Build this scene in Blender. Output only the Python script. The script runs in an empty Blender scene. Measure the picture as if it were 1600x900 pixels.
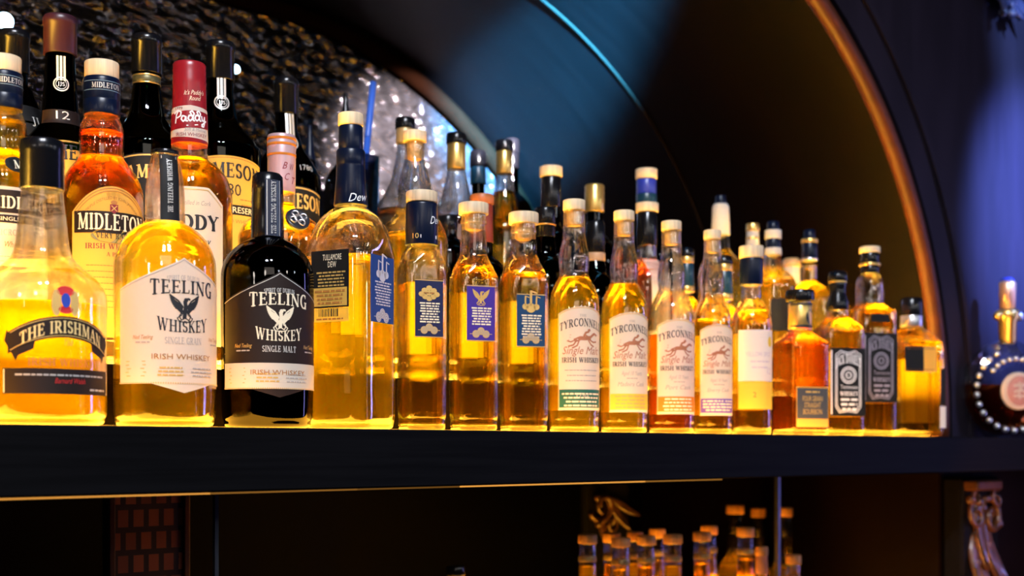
import bpy, math, random
from math import sin, cos, tan, atan, radians as R, degrees, pi, sqrt
from mathutils import Vector, Matrix
random.seed(7)
S = bpy.context.scene
COL = S.collection

# ------------------------------------------------------------------ camera
F = 2000.0                     # focal length in pixels of the 1600x900 frame
TH = atan(2078.0 / F)          # angle between the shelf and the lens axis
HZ = 701.0                     # eye level in the frame
_phi = atan(-800 / F)
D = (F / 1723.0) / cos(_phi) * sin(TH - _phi)   # camera distance from the shelf front
ZS = 1.15                      # shelf top
ZE = ZS - 0.023                # eye height
TIER_M, TIER_R = ZS + 0.07, ZS + 0.15
cam = bpy.data.cameras.new('camera'); camo = bpy.data.objects.new('camera', cam); COL.objects.link(camo)
camo.location = (0, -D, ZE)
camo.rotation_euler = (R(90), 0, TH - R(90))
cam.sensor_width = 36.0; cam.lens = F / 1600 * 36
cam.shift_y = (HZ - 450) / 1600
cam.clip_start = 0.02
cam.dof.use_dof = True; cam.dof.focus_distance = 1.50; cam.dof.aperture_fstop = 4.7
S.camera = camo
# ------------------------------------------------------------------ colour and world
S.view_settings.view_transform = 'Standard'; S.view_settings.look = 'None'
S.view_settings.gamma = 1.0; S.view_settings.exposure = 0.42
S.view_settings.use_curve_mapping = False
W = bpy.data.worlds.new('world'); S.world = W; W.use_nodes = True
W.node_tree.nodes['Background'].inputs[0].default_value = (0.05, 0.06, 0.11, 1)
W.node_tree.nodes['Background'].inputs[1].default_value = 0.02
try:
    cy = S.cycles
    cy.max_bounces = 28; cy.transmission_bounces = 24; cy.glossy_bounces = 12
    cy.transparent_max_bounces = 64; cy.diffuse_bounces = 4
    cy.caustics_refractive = True; cy.caustics_reflective = False
    cy.blur_glossy = 0.5; cy.sample_clamp_indirect = 12.0; cy.sample_clamp_direct = 0
    cy.use_denoising = True
except Exception:
    pass
# ------------------------------------------------------------------ lamps
def aim(o, target):
    d = Vector(target) - o.location
    o.rotation_euler = d.to_track_quat('-Z', 'Y').to_euler()
def lamp(name, kind, loc, target, power, col, **kw):
    l = bpy.data.lights.new(name, kind); o = bpy.data.objects.new(name, l); COL.objects.link(o)
    o.location = loc; l.energy = power; l.color = col
    for k, v in kw.items(): setattr(l, k, v)
    aim(o, target); return o
AMBER = (1.0, 0.43, 0.03)
PANEL = 11.0                   # radiance of the lit shelf panels
# cool ceiling spots over the bar: the paired sparkles on every shoulder
lamp('bar_spot', 'SPOT', (-0.30, -1.50, 3.1), (0.7, 0.1, 1.3), 120, (0.86, 0.90, 1.0), spot_size=R(80), spot_blend=0.6, shadow_soft_size=0.10)
lamp('bar_spot', 'SPOT', (0.15, -1.60, 3.1), (1.2, 0.1, 1.3), 120, (0.86, 0.90, 1.0), spot_size=R(80), spot_blend=0.6, shadow_soft_size=0.10)
# tall violet lit panel at the far end of the bar on the right
lamp('violet_light', 'AREA', (3.3, -0.75, 1.25), (1.0, 0.0, 1.2), 4.6, (0.36, 0.33, 1.0), shape='RECTANGLE', size=0.14, size_y=1.2)
# unseen point lamps added behind the camera for sparkle and fill
for k, (px_, py_, pz_) in enumerate(((-1.1, -2.3, 1.95), (0.5, -2.9, 2.05), (1.5, -2.4, 1.9), (2.6, -2.2, 2.0), (-1.6, -1.0, 1.75), (3.3, -2.9, 1.7))):
    lamp('sparkle_fill', 'POINT', (px_, py_, pz_), (0, 0, 0), 10.0, (0.80, 0.88, 1.0) if k % 2 else (1.0, 0.9, 0.8), shadow_soft_size=0.10)
# soft warm room light behind the camera
lamp('room_glow', 'AREA', (-1.2, -3.6, 2.5), (1.0, 0.1, 1.3), 10, (1.0, 0.86, 0.76), shape='RECTANGLE', size=1.8, size_y=0.8)
# teal spot on the vault, blue spot on the column wall, white spot on the hammered wall
lamp('teal_spot', 'SPOT', (0.9, -0.9, 2.1), (2.10, 0.97, 1.95), 62000, (0.03, 0.40, 1.0), spot_size=R(12.5), spot_blend=1.0, shadow_soft_size=0.03)
lamp('blue_spot', 'SPOT', (2.75, -1.0, 2.2), (2.90, 0.13, 1.62), 1500, (0.16, 0.27, 1.0), spot_size=R(34), spot_blend=1.0, shadow_soft_size=0.03)
lamp('white_spot', 'SPOT', (0.5, -1.4, 2.15), (1.93, 1.15, 1.74), 11000, (1.0, 0.88, 0.92), spot_size=R(11), spot_blend=0.7, shadow_soft_size=0.02)
lamp('crest_fill', 'SPOT', (2.3, -0.9, 2.5), (2.95, 0.10, 2.03), 420, (0.22, 0.42, 1.0), spot_size=R(26), spot_blend=0.8, shadow_soft_size=0.03)  # unseen blue spot added to put highlights on the crest
lamp('corbel_fill', 'SPOT', (1.95, -0.40, 0.62), (2.62, 0.08, 1.02), 28, (1.0, 0.36, 0.07), spot_size=R(50), spot_blend=0.7, shadow_soft_size=0.02)  # unseen warm spot added to light the corbel

# ------------------------------------------------------------------ materials
MATS = {}
def new(name):
    m = bpy.data.materials.new(name); m.use_nodes = True
    nt = m.node_tree; nt.nodes.clear()
    out = nt.nodes.new('ShaderNodeOutputMaterial')
    return m, nt, out
def pbr(name, col, rough=0.5, metal=0.0, noise=0.0, scale=40, bump=0.0, stretch=None, spec=0.5, col2=None, coat=0.0, bscale=None):
    if name in MATS: return MATS[name]
    m, nt, out = new(name); N = nt.nodes; L = nt.links
    b = N.new('ShaderNodeBsdfPrincipled'); L.new(b.outputs[0], out.inputs[0])
    b.inputs['Roughness'].default_value = rough; b.inputs['Metallic'].default_value = metal
    b.inputs['Specular IOR Level'].default_value = spec
    b.inputs['Coat Weight'].default_value = coat
    tc = N.new('ShaderNodeTexCoord'); mp = N.new('ShaderNodeMapping'); L.new(tc.outputs['Object'], mp.inputs[0])
    if stretch: mp.inputs['Scale'].default_value = stretch
    nz = N.new('ShaderNodeTexNoise'); nz.inputs['Scale'].default_value = scale; nz.inputs['Detail'].default_value = 5
    L.new(mp.outputs[0], nz.inputs['Vector'])
    c2 = col2 or tuple(max(0, c * (1 - noise)) for c in col)
    mx = N.new('ShaderNodeMix'); mx.data_type = 'RGBA'
    mx.inputs[6].default_value = (*c2, 1); mx.inputs[7].default_value = (*col, 1)
    rp = N.new('ShaderNodeValToRGB'); rp.color_ramp.elements[0].position = 0.35; rp.color_ramp.elements[1].position = 0.65
    L.new(nz.outputs['Fac'], rp.inputs[0]); L.new(rp.outputs[0], mx.inputs[0]); L.new(mx.outputs[2], b.inputs['Base Color'])
    if bump:
        bp = N.new('ShaderNodeBump'); bp.inputs['Strength'].default_value = bump; bp.inputs['Distance'].default_value = 0.002
        L.new(nz.outputs['Fac'], bp.inputs['Height']); L.new(bp.outputs[0], b.inputs['Normal'])
    MATS[name] = m; return m
def glass(name, tint=(0.97, 0.985, 0.98), solid=0.40):
    """bottle glass with two walls: part clear view, part true refraction, brighter at grazing angles"""
    if name in MATS: return MATS[name]
    m, nt, out = new(name); N = nt.nodes; L = nt.links
    t = N.new('ShaderNodeBsdfTransparent'); g = N.new('ShaderNodeBsdfGlossy'); mx = N.new('ShaderNodeMixShader')
    r = N.new('ShaderNodeBsdfGlass'); r.inputs['IOR'].default_value = 1.48; r.inputs['Roughness'].default_value = 0.0; r.inputs['Color'].default_value = (*tint, 1)
    g.inputs['Roughness'].default_value = 0.03
    lw = N.new('ShaderNodeLayerWeight'); lw.inputs[0].default_value = 0.5
    pw = N.new('ShaderNodeMath'); pw.operation = 'POWER'; L.new(lw.outputs['Facing'], pw.inputs[0]); pw.inputs[1].default_value = 3.0
    ma = N.new('ShaderNodeMath'); ma.operation = 'MULTIPLY_ADD'; L.new(pw.outputs[0], ma.inputs[0]); ma.inputs[1].default_value = 0.6; ma.inputs[2].default_value = 0.04
    t.inputs[0].default_value = (*tint, 1)
    tc = N.new('ShaderNodeTexCoord'); nz = N.new('ShaderNodeTexNoise'); nz.inputs['Scale'].default_value = 40; L.new(tc.outputs['Object'], nz.inputs['Vector'])
    bp = N.new('ShaderNodeBump'); bp.inputs['Strength'].default_value = 0.10; bp.inputs['Distance'].default_value = 0.003
    L.new(nz.outputs['Fac'], bp.inputs['Height']); L.new(bp.outputs[0], g.inputs['Normal']); L.new(bp.outputs[0], r.inputs['Normal'])
    L.new(ma.outputs[0], mx.inputs[0]); L.new(t.outputs[0], mx.inputs[1]); L.new(g.outputs[0], mx.inputs[2])
    m2 = N.new('ShaderNodeMixShader'); m2.inputs[0].default_value = solid; L.new(mx.outputs[0], m2.inputs[1]); L.new(r.outputs[0], m2.inputs[2])
    L.new(m2.outputs[0], out.inputs[0]); MATS[name] = m; return m
def liquid(name, col, haze=0.2, hcol=None):
    """whiskey: refracting, with a little haze that scatters the light of the panel below"""
    if name in MATS: return MATS[name]
    m, nt, out = new(name); N = nt.nodes; L = nt.links
    g = N.new('ShaderNodeBsdfGlass'); g.inputs['IOR'].default_value = 1.36; g.inputs['Roughness'].default_value = 0.0
    g.inputs['Color'].default_value = (*col, 1)
    hc = hcol or col
    tr = N.new('ShaderNodeBsdfTranslucent'); tr.inputs[0].default_value = (*hc, 1)
    mx = N.new('ShaderNodeMixShader'); mx.inputs[0].default_value = haze
    tc = N.new('ShaderNodeTexCoord'); nz = N.new('ShaderNodeTexNoise'); nz.inputs['Scale'].default_value = 28; L.new(tc.outputs['Object'], nz.inputs['Vector'])
    bp = N.new('ShaderNodeBump'); bp.inputs['Strength'].default_value = 0.12; bp.inputs['Distance'].default_value = 0.004
    L.new(nz.outputs['Fac'], bp.inputs['Height']); L.new(bp.outputs[0], g.inputs['Normal'])
    L.new(g.outputs[0], mx.inputs[1]); L.new(tr.outputs[0], mx.inputs[2]); L.new(mx.outputs[0], out.inputs[0])
    MATS[name] = m; return m
def emit(name, col, s):
    if name in MATS: return MATS[name]
    m, nt, out = new(name); e = nt.nodes.new('ShaderNodeEmission'); e.inputs[0].default_value = (*col, 1); e.inputs[1].default_value = s
    nt.links.new(e.outputs[0], out.inputs[0]); MATS[name] = m; return m

def backlit(name, col, thru=0.5):
    """thin label paper that lets light through"""
    if 'paper_' + name in MATS: return MATS['paper_' + name]
    m, nt, out = new('paper_' + name); MATS['paper_' + name] = m; N = nt.nodes; L = nt.links
    a = N.new('ShaderNodeBsdfDiffuse'); t = N.new('ShaderNodeBsdfTranslucent'); x = N.new('ShaderNodeMixShader'); x.inputs[0].default_value = thru
    nz = N.new('ShaderNodeTexNoise'); nz.inputs['Scale'].default_value = 90; mx = N.new('ShaderNodeMix'); mx.data_type = 'RGBA'; L.new(nz.outputs['Fac'], mx.inputs[0])
    mx.inputs[6].default_value = (*[c * .94 for c in col], 1); mx.inputs[7].default_value = (*col, 1)
    for q in (a, t): L.new(mx.outputs[2], q.inputs[0])
    L.new(a.outputs[0], x.inputs[1]); L.new(t.outputs[0], x.inputs[2]); L.new(x.outputs[0], out.inputs[0]); return m
def paper(name, col): return backlit(name, col, 0.30) if max(col) > 0.5 else pbr('paper_' + name, col, 0.6, noise=0.05, scale=180, spec=0.3)
def ink(name, col, metal=0.0, rough=0.5): return pbr('ink_' + name, col, rough, metal)

GL = glass('clear_bottle_glass'); GREEN = glass('green_bottle_glass', (0.015, 0.13, 0.03)); DARKG = glass('dark_bottle_glass', (0.05, 0.035, 0.03))
GREY = glass('smoky_bottle_glass', (0.45, 0.47, 0.5))
GOLD = liquid('pale_gold_whiskey', (1.0, 0.84, 0.15), 0.10, (1.0, 0.80, 0.04))
YELLOW = liquid('bright_yellow_whiskey', (1.0, 0.74, 0.09), 0.45, (1.0, 0.76, 0.03))
HONEY = liquid('honey_whiskey', (0.99, 0.80, 0.14), 0.025, (1.0, 0.6, 0.06))
COPPER = liquid('copper_whiskey', (0.95, 0.50, 0.10), 0.07, (1.0, 0.42, 0.05))
CHEST = liquid('chestnut_whiskey', (0.62, 0.13, 0.03), 0.05, (0.6, 0.12, 0.02))
WOOD = pbr('birch_stopper', (0.86, 0.66, 0.42), 0.55, noise=0.22, scale=30, stretch=(9, 9, 0.5), bump=0.15)
CORK = pbr('cork', (0.85, 0.50, 0.20), 0.8, noise=0.35, scale=260, bump=0.2)
BLACKC = pbr('black_capsule', (0.004, 0.0045, 0.007), 0.22, spec=0.4)
BLUEC = pbr('navy_capsule', (0.002, 0.006, 0.024), 0.3, spec=0.3)
ROYAL = pbr('royal_blue_capsule', (0.03, 0.05, 0.42), 0.3)
TEALC = pbr('teal_capsule', (0.006, 0.04, 0.08), 0.3)
REDC = pbr('crimson_capsule', (0.28, 0.010, 0.018), 0.3)
PLUM = pbr('plum_capsule', (0.035, 0.009, 0.018), 0.35)
PINKC = pbr('mauve_foil_capsule', (0.62, 0.42, 0.46), 0.35, metal=0.3)
GOLDF = pbr('gold_foil', (0.85, 0.58, 0.18), 0.3, metal=0.85)
SILVER = pbr('silver_foil', (0.75, 0.76, 0.8), 0.3, metal=0.9)
CREAM = paper('cream', (0.92, 0.84, 0.72)); WHITEP = paper('white', (0.93, 0.93, 0.93)); 
BACKP = backlit('back', (0.95, 0.88, 0.66)); BACKY = backlit('back_yellow', (0.95, 0.74, 0.12)); BACKC = backlit('back_pale', (0.95, 0.86, 0.74))
BROWNP = paper('dark_brown', (0.016, 0.007, 0.005)); GOLDP = paper('gold_yellow', (0.90, 0.56, 0.12)); BLACKP = paper('black', (0.006, 0.006, 0.007))
BLUEP = paper('blue', (0.012, 0.055, 0.24)); NAVYP = paper('navy', (0.014, 0.018, 0.075)); PURP = paper('purple', (0.055, 0.025, 0.30)); TEALP = paper('teal', (0.008, 0.05, 0.14))
GREENP = paper('green', (0.02, 0.13, 0.10)); YELP = paper('yellow', (0.95, 0.70, 0.10)); ORAP = paper('orange', (0.85, 0.30, 0.05)); VIOP = paper('violet', (0.22, 0.14, 0.62))
IBLK = ink('black', (0.012, 0.012, 0.016)); IWHT = ink('white', (0.92, 0.92, 0.92)); IGLD = ink('gold', (0.80, 0.52, 0.16), 0.4, 0.4); ISIL = ink('silver', (0.72, 0.70, 0.66), 0.3, 0.4)
IRED = ink('red', (0.65, 0.02, 0.02)); IBRN = ink('brown', (0.42, 0.18, 0.04)); ICRM = ink('cream', (0.92, 0.80, 0.58)); IGRY = ink('grey', (0.45, 0.42, 0.40)); IRUST = ink('rust', (0.46, 0.17, 0.08)); ILIL = ink('lilac', (0.62, 0.60, 0.75)); IBLU = ink('blue', (0.02, 0.06, 0.45)); IMAR = ink('maroon', (0.25, 0.02, 0.03))

# ------------------------------------------------------------------ mesh helpers
def obj(name, verts, faces, mat, parent=None, smooth=True, loc=None):
    me = bpy.data.meshes.new(name); me.from_pydata([tuple(v) for v in verts], [], faces)
    if smooth: me.polygons.foreach_set('use_smooth', [True] * len(me.polygons))
    me.materials.append(mat); me.update()
    o = bpy.data.objects.new(name, me); COL.objects.link(o)
    if parent: o.parent = parent
    if loc: o.location = loc
    return o
def empty(name, loc, rz=0.0):
    o = bpy.data.objects.new(name, None); COL.objects.link(o); o.location = loc; o.rotation_euler = (0, 0, rz)
    o.empty_display_size = 0.02; return o
def tag(o, label=None, cat=None, group=None, kind=None):
    if label: o['label'] = label
    if cat: o['category'] = cat
    if group: o['group'] = group
    if kind: o['kind'] = kind
    return o
class MB:
    """collects shapes into one mesh"""
    def __init__(s): s.v = []; s.f = []
    def add(s, v, f):
        n = len(s.v); s.v += [tuple(p) for p in v]; s.f += [tuple(i + n for i in q) for q in f]; return s
    def box(s, x0, x1, y0, y1, z0, z1):
        v = [(x, y, z) for x in (x0, x1) for y in (y0, y1) for z in (z0, z1)]
        return s.add(v, [(0, 1, 3, 2), (4, 6, 7, 5), (0, 4, 5, 1), (2, 3, 7, 6), (0, 2, 6, 4), (1, 5, 7, 3)])
    def bbox(s, x0, x1, y0, y1, z0, z1, b=0.003):
        """box with bevelled edges"""
        v = []
        for x in (0, 1):
            for y in (0, 1):
                for z in (0, 1):
                    X, Y, Z = (x0, x1)[x], (y0, y1)[y], (z0, z1)[z]; sx, sy, sz = (b, -b)[x], (b, -b)[y], (b, -b)[z]
                    v += [(X, Y + sy, Z + sz), (X + sx, Y, Z + sz), (X + sx, Y + sy, Z)]
        idx = lambda x, y, z, k: ((x * 2 + y) * 2 + z) * 3 + k
        f = []
        for x in (0, 1): f.append([idx(x, 0, 0, 0), idx(x, 1, 0, 0), idx(x, 1, 1, 0), idx(x, 0, 1, 0)])
        for y in (0, 1): f.append([idx(0, y, 0, 1), idx(1, y, 0, 1), idx(1, y, 1, 1), idx(0, y, 1, 1)])
        for z in (0, 1): f.append([idx(0, 0, z, 2), idx(1, 0, z, 2), idx(1, 1, z, 2), idx(0, 1, z, 2)])
        for a in (0, 1):
            for c in (0, 1):
                f.append([idx(a, c, 0, 0), idx(a, c, 1, 0), idx(a, c, 1, 1), idx(a, c, 0, 1)])
                f.append([idx(a, 0, c, 0), idx(a, 1, c, 0), idx(a, 1, c, 2), idx(a, 0, c, 2)])
                f.append([idx(0, a, c, 1), idx(1, a, c, 1), idx(1, a, c, 2), idx(0, a, c, 2)])
        for x in (0, 1):
            for y in (0, 1):
                for z in (0, 1): f.append([idx(x, y, z, 0), idx(x, y, z, 1), idx(x, y, z, 2)])
        return s.add(v, f)
    def tube(s, pts, rad, n=10, cap=True):
        pts = [Vector(p) for p in pts]; m = len(pts)
        rr = rad if isinstance(rad, (list, tuple)) else [rad] * m
        v = []; up = None
        for i, p in enumerate(pts):
            t = (pts[min(i + 1, m - 1)] - pts[max(i - 1, 0)]).normalized()
            if up is None: up = Vector((0, 0, 1)) if abs(t.z) < 0.9 else Vector((0, 1, 0))
            a = (up - t * up.dot(t)).normalized(); b = t.cross(a); up = a
            for k in range(n):
                q = 2 * pi * k / n; v.append(p + (a * cos(q) + b * sin(q)) * rr[i])
        f = [(i * n + k, i * n + (k + 1) % n, (i + 1) * n + (k + 1) % n, (i + 1) * n + k) for i in range(m - 1) for k in range(n)]
        if cap: f += [tuple(range(n))[::-1], tuple((m - 1) * n + k for k in range(n))]
        return s.add(v, f)
    def ball(s, c, r, sc=(1, 1, 1), nu=12, nv=8):
        v = [(c[0], c[1], c[2] - r * sc[2])]
        for j in range(1, nv):
            t = -pi / 2 + pi * j / nv
            for i in range(nu):
                p = 2 * pi * i / nu; v.append((c[0] + r * sc[0] * cos(t) * cos(p), c[1] + r * sc[1] * cos(t) * sin(p), c[2] + r * sc[2] * sin(t)))
        v.append((c[0], c[1], c[2] + r * sc[2])); last = len(v) - 1
        f = [(0, 1 + (i + 1) % nu, 1 + i) for i in range(nu)]
        for j in range(nv - 2):
            f += [(1 + j * nu + i, 1 + j * nu + (i + 1) % nu, 1 + (j + 1) * nu + (i + 1) % nu, 1 + (j + 1) * nu + i) for i in range(nu)]
        f += [(last, 1 + (nv - 2) * nu + i, 1 + (nv - 2) * nu + (i + 1) % nu) for i in range(nu)]
        return s.add(v, f)
    def build(s, name, mat, parent=None, smooth=True, loc=None): return obj(name, s.v, s.f, mat, parent, smooth, loc)

def pos(px, y):
    """the point at depth y seen in pixel column px: x, pixels per metre there, view angle"""
    phi = atan((px - 800) / F); psi = TH - phi; d = (D + y) / sin(psi)
    return d * cos(psi), F / (d * cos(phi)), psi
def at(px, py, y):
    x, s, _ = pos(px, y); return x, ZE + (HZ - py) / s

# ------------------------------------------------------------------ lettering
def arc(cx, cy, rx, ry, a0, a1, n=9): return [(cx + rx * cos(R(a0 + (a1 - a0) * i / n)), cy + ry * sin(R(a0 + (a1 - a0) * i / n))) for i in range(n + 1)]
TK, TN = 0.17, 0.07
def G_(w, *st): return (w, st)
# glyphs: strokes ('V' upright stem with serifs, 'p' polyline nib stroke, 'k' thick, 'n' thin, 's' serif bar)
GLY = {
 'A': G_(.80, ('n', [(.10, 0), (.40, 1)]), ('k', [(.40, 1), (.70, 0)]), ('n', [(.22, .34), (.58, .34)]), ('s', .10, 0), ('s', .70, 0)),
 'B': G_(.70, ('V', .17), ('p', [(.17, .965), (.38, .965)] + arc(.38, .74, .2, .225, 90, -90) + [(.17, .515)]), ('p', [(.17, .515), (.40, .515)] + arc(.40, .275, .22, .24, 90, -90) + [(.17, .035)])),
 'C': G_(.74, ('p', arc(.42, .5, .32, .47, 48, 312, 18)), ('n', [(.64, .95), (.64, .72)])),
 'D': G_(.80, ('V', .17), ('p', [(.17, .965), (.36, .965)] + arc(.36, .5, .34, .465, 90, -90, 14) + [(.17, .035)])),
 'E': G_(.68, ('V', .17), ('n', [(.17, .965), (.60, .965), (.60, .78)]), ('n', [(.17, .51), (.48, .51)]), ('n', [(.48, .62), (.48, .40)]), ('n', [(.17, .035), (.62, .035), (.64, .24)])),
 'F': G_(.64, ('V', .17), ('n', [(.17, .965), (.60, .965), (.60, .76)]), ('n', [(.17, .49), (.46, .49)]), ('n', [(.46, .6), (.46, .38)])),
 'G': G_(.80, ('p', arc(.42, .5, .32, .47, 48, 330, 18)), ('n', [(.64, .95), (.64, .72)]), ('k', [(.66, .02), (.66, .42)]), ('n', [(.52, .43), (.79, .43)])),
 'H': G_(.86, ('V', .17), ('V', .69), ('n', [(.17, .5), (.69, .5)])),
 'I': G_(.36, ('V', .18)),
 'J': G_(.46, ('V1', .28), ('p', [(.28, .3)] + arc(.12, .1, .16, .18, 10, -140, 8))),
 'K': G_(.80, ('V', .17), ('n', [(.17, .40), (.64, .97)]), ('k', [(.33, .58), (.68, .02)]), ('s', .64, 1), ('s', .68, 0)),
 'L': G_(.64, ('V', .17), ('n', [(.17, .035), (.58, .035), (.60, .28)])),
 'M': G_(1.0, ('n', [(.14, 0), (.18, 1)]), ('k', [(.20, 1), (.50, .08)]), ('n', [(.50, .08), (.80, 1)]), ('k', [(.83, 1), (.86, 0)]), ('s', .14, 0), ('s', .86, 0), ('s', .15, 1), ('s', .86, 1)),
 'N': G_(.86, ('n', [(.14, 0), (.14, 1)]), ('k', [(.15, .98), (.71, .03)]), ('n', [(.71, 0), (.71, 1)]), ('s', .14, 0), ('s', .12, 1), ('s', .71, 1)),
 'O': G_(.84, ('p', arc(.42, .5, .34, .47, 0, 360, 24))),
 'P': G_(.68, ('V', .17), ('p', [(.17, .965), (.38, .965)] + arc(.38, .72, .22, .245, 90, -90) + [(.17, .475)])),
 'R': G_(.78, ('V', .17), ('p', [(.17, .965), (.38, .965)] + arc(.38, .73, .21, .235, 90, -90) + [(.17, .495)]), ('k', [(.38, .5), (.66, .02)]), ('s', .68, 0)),
 'S': G_(.60, ('p', arc(.30, .735, .19, .23, 30, 270, 12) + arc(.30, .27, .21, .235, 90, -150, 12)[1:]), ('n', [(.47, .95), (.47, .74)]), ('n', [(.11, .05), (.11, .26)])),
 'T': G_(.76, ('V', .38), ('n', [(.06, .74), (.08, .965), (.68, .965), (.70, .74)])),
 'U': G_(.84, ('V1', .17), ('n', [(.69, 1), (.69, .35)]), ('s', .69, 1), ('p', [(.17, .4)] + arc(.43, .3, .26, .27, 180, 360, 12) + [(.69, .4)])),
 'V': G_(.80, ('k', [(.12, 1), (.42, .02)]), ('n', [(.42, .02), (.70, 1)]), ('s', .11, 1), ('s', .70, 1)),
 'W': G_(1.16, ('k', [(.12, 1), (.36, .02)]), ('n', [(.36, .02), (.58, .96)]), ('k', [(.56, .98), (.80, .02)]), ('n', [(.80, .02), (1.04, 1)]), ('s', .11, 1), ('s', .58, 1), ('s', 1.04, 1)),
 'Y': G_(.78, ('k', [(.10, 1), (.39, .48)]), ('n', [(.39, .48), (.68, 1)]), ('k', [(.39, .5), (.39, 0)]), ('s', .10, 1), ('s', .68, 1), ('s', .39, 0)),
 ' ': G_(.34), '-': G_(.4, ('k', [(.06, .45), (.34, .45)])), '.': G_(.26, ('k', [(.13, 0), (.13, .14)])), "'": G_(.24, ('k', [(.14, 1), (.12, .76)])),
}
def strokes(v, f, pts, wf):
    """a pen stroke along pts; wf is a width or a function of the direction"""
    for i in range(len(pts) - 1):
        (x0, y0), (x1, y1) = pts[i], pts[i + 1]; dx, dy = x1 - x0, y1 - y0; l = sqrt(dx * dx + dy * dy) or 1e-9
        w = wf(dx / l, dy / l) if callable(wf) else wf
        if isinstance(w, tuple): wa, wb = w
        else: wa = wb = w
        nx, ny = -dy / l / 2, dx / l / 2; n = len(v)
        ex, ey = dx / l * min(wa, wb) * 0.12, dy / l * min(wa, wb) * 0.12
        v += [(x0 - ex - nx * wa, y0 - ey - ny * wa), (x1 + ex - nx * wb, y1 + ey - ny * wb), (x1 + ex + nx * wb, y1 + ey + ny * wb), (x0 - ex + nx * wa, y0 - ey + ny * wa)]
        f.append((n, n + 1, n + 2, n + 3))
nib = lambda dx, dy: TN + (TK - TN) * abs(dy) ** 1.3
def serif_text(t, gap=0.10, bold=1.0):
    v, f, x = [], [], 0.0
    for c in t:
        w, st = GLY[c]; V, Q = [], []
        for s in st:
            if s[0] in 'V1' or s[0] == 'V1':
                strokes(V, Q, [(s[1], 0 if s[0] == 'V' else .3), (s[1], 1)], TK * bold)
                for yy in ((.03, .97) if s[0] == 'V' else (.97,)): strokes(V, Q, [(s[1] - .17, yy), (s[1] + .17, yy)], .06 * bold)
            elif s[0] == 's': yy = .03 if s[2] == 0 else .97; strokes(V, Q, [(s[1] - .13, yy), (s[1] + .13, yy)], .06 * bold)
            elif s[0] == 'k': strokes(V, Q, s[1], TK * bold)
            elif s[0] == 'n': strokes(V, Q, s[1], TN * bold)
            else: strokes(V, Q, s[1], lambda dx, dy: nib(dx, dy) * bold)
        n = len(v); v += [(x + a, b) for a, b in V]; f += [tuple(i + n for i in q) for q in Q]
        x += w + gap
    return v, f, x - gap
_tc = {}
def sans_text(t, shear=0.0):
    k = (t, shear)
    if k in _tc: return _tc[k]
    cu = bpy.data.curves.new('lettering_source', 'FONT'); cu.body = t; cu.size = 1.0; cu.resolution_u = 2; cu.shear = shear
    o = bpy.data.objects.new('lettering_source', cu); me = o.to_mesh()
    v = [(p.co.x, p.co.y) for p in me.vertices]; f = [tuple(p.vertices) for p in me.polygons]
    o.to_mesh_clear(); bpy.data.objects.remove(o); bpy.data.curves.remove(cu)
    if v:
        x0 = min(p[0] for p in v); x1 = max(p[0] for p in v); h = 0.70
        v = [((p[0] - x0) / h, p[1] / h) for p in v]; w = (x1 - x0) / h
    else: w = 0
    _tc[k] = (v, f, w); return _tc[k]
def circ(cx, cy, rx, ry=None, n=24): return arc(cx, cy, rx, ry or rx, 0, 360, n)
def disc(v, f, cx, cy, rx, ry, n=24):
    k = len(v); v += [(cx + rx * cos(2 * pi * i / n), cy + ry * sin(2 * pi * i / n)) for i in range(n)]; f.append(tuple(k + i for i in range(n)))

# ------------------------------------------------------------------ bottles
def smooth_profile(p, k=5):
    """Catmull-Rom through (z, r, sq)"""
    out = []
    for i in range(len(p) - 1):
        a, b, c, d = p[max(i - 1, 0)], p[i], p[i + 1], p[min(i + 2, len(p) - 1)]
        for j in range(k):
            t = j / k; q = []
            for m in range(3):
                m0 = (c[m] - a[m]) / 2; m1 = (d[m] - b[m]) / 2
                if m < 2:
                    dl = c[m] - b[m]
                    lim = 3 * abs(dl); m0 = max(-lim, min(lim, m0)) if dl * m0 > 0 else 0; m1 = max(-lim, min(lim, m1)) if dl * m1 > 0 else 0
                q.append((2 * t**3 - 3 * t * t + 1) * b[m] + (t**3 - 2 * t * t + t) * m0 + (-2 * t**3 + 3 * t * t) * c[m] + (t**3 - t * t) * m1)
            out.append(tuple(q))
    return out + [p[-1]]
def ring(r, z, sq, n, rc, rot):
    v = []
    for i in range(n):
        a = 2 * pi * i / n; e = 1.0
        if sq > 0:
            b = (a - rot + pi / 4) % (pi / 2) - pi / 4; c = 1 - rc      # rounded square, half side 1
            ab = abs(b)
            if ab < math.atan2(c, 1): e2 = 1 / cos(ab)
            else:
                q = c * (cos(ab) + sin(ab)); e2 = q + sqrt(max(0, q * q - (2 * c * c - rc * rc)))
            e = 1 + (e2 - 1) * sq
        v.append((r * e * sin(a), -r * e * cos(a), z))
    return v
def lathe(prof, n=48, rc=0.3, rot=0.0, top=True, bottom=True):
    v, f = [], []
    for z, r, sq in prof: v += ring(r, z, sq, n, rc, rot)
    for j in range(len(prof) - 1):
        f += [(j * n + i, j * n + (i + 1) % n, (j + 1) * n + (i + 1) % n, (j + 1) * n + i) for i in range(n)]
    if bottom: f.append(tuple(range(n))[::-1])
    if top: f.append(tuple((len(prof) - 1) * n + i for i in range(n)))
    return v, f

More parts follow.
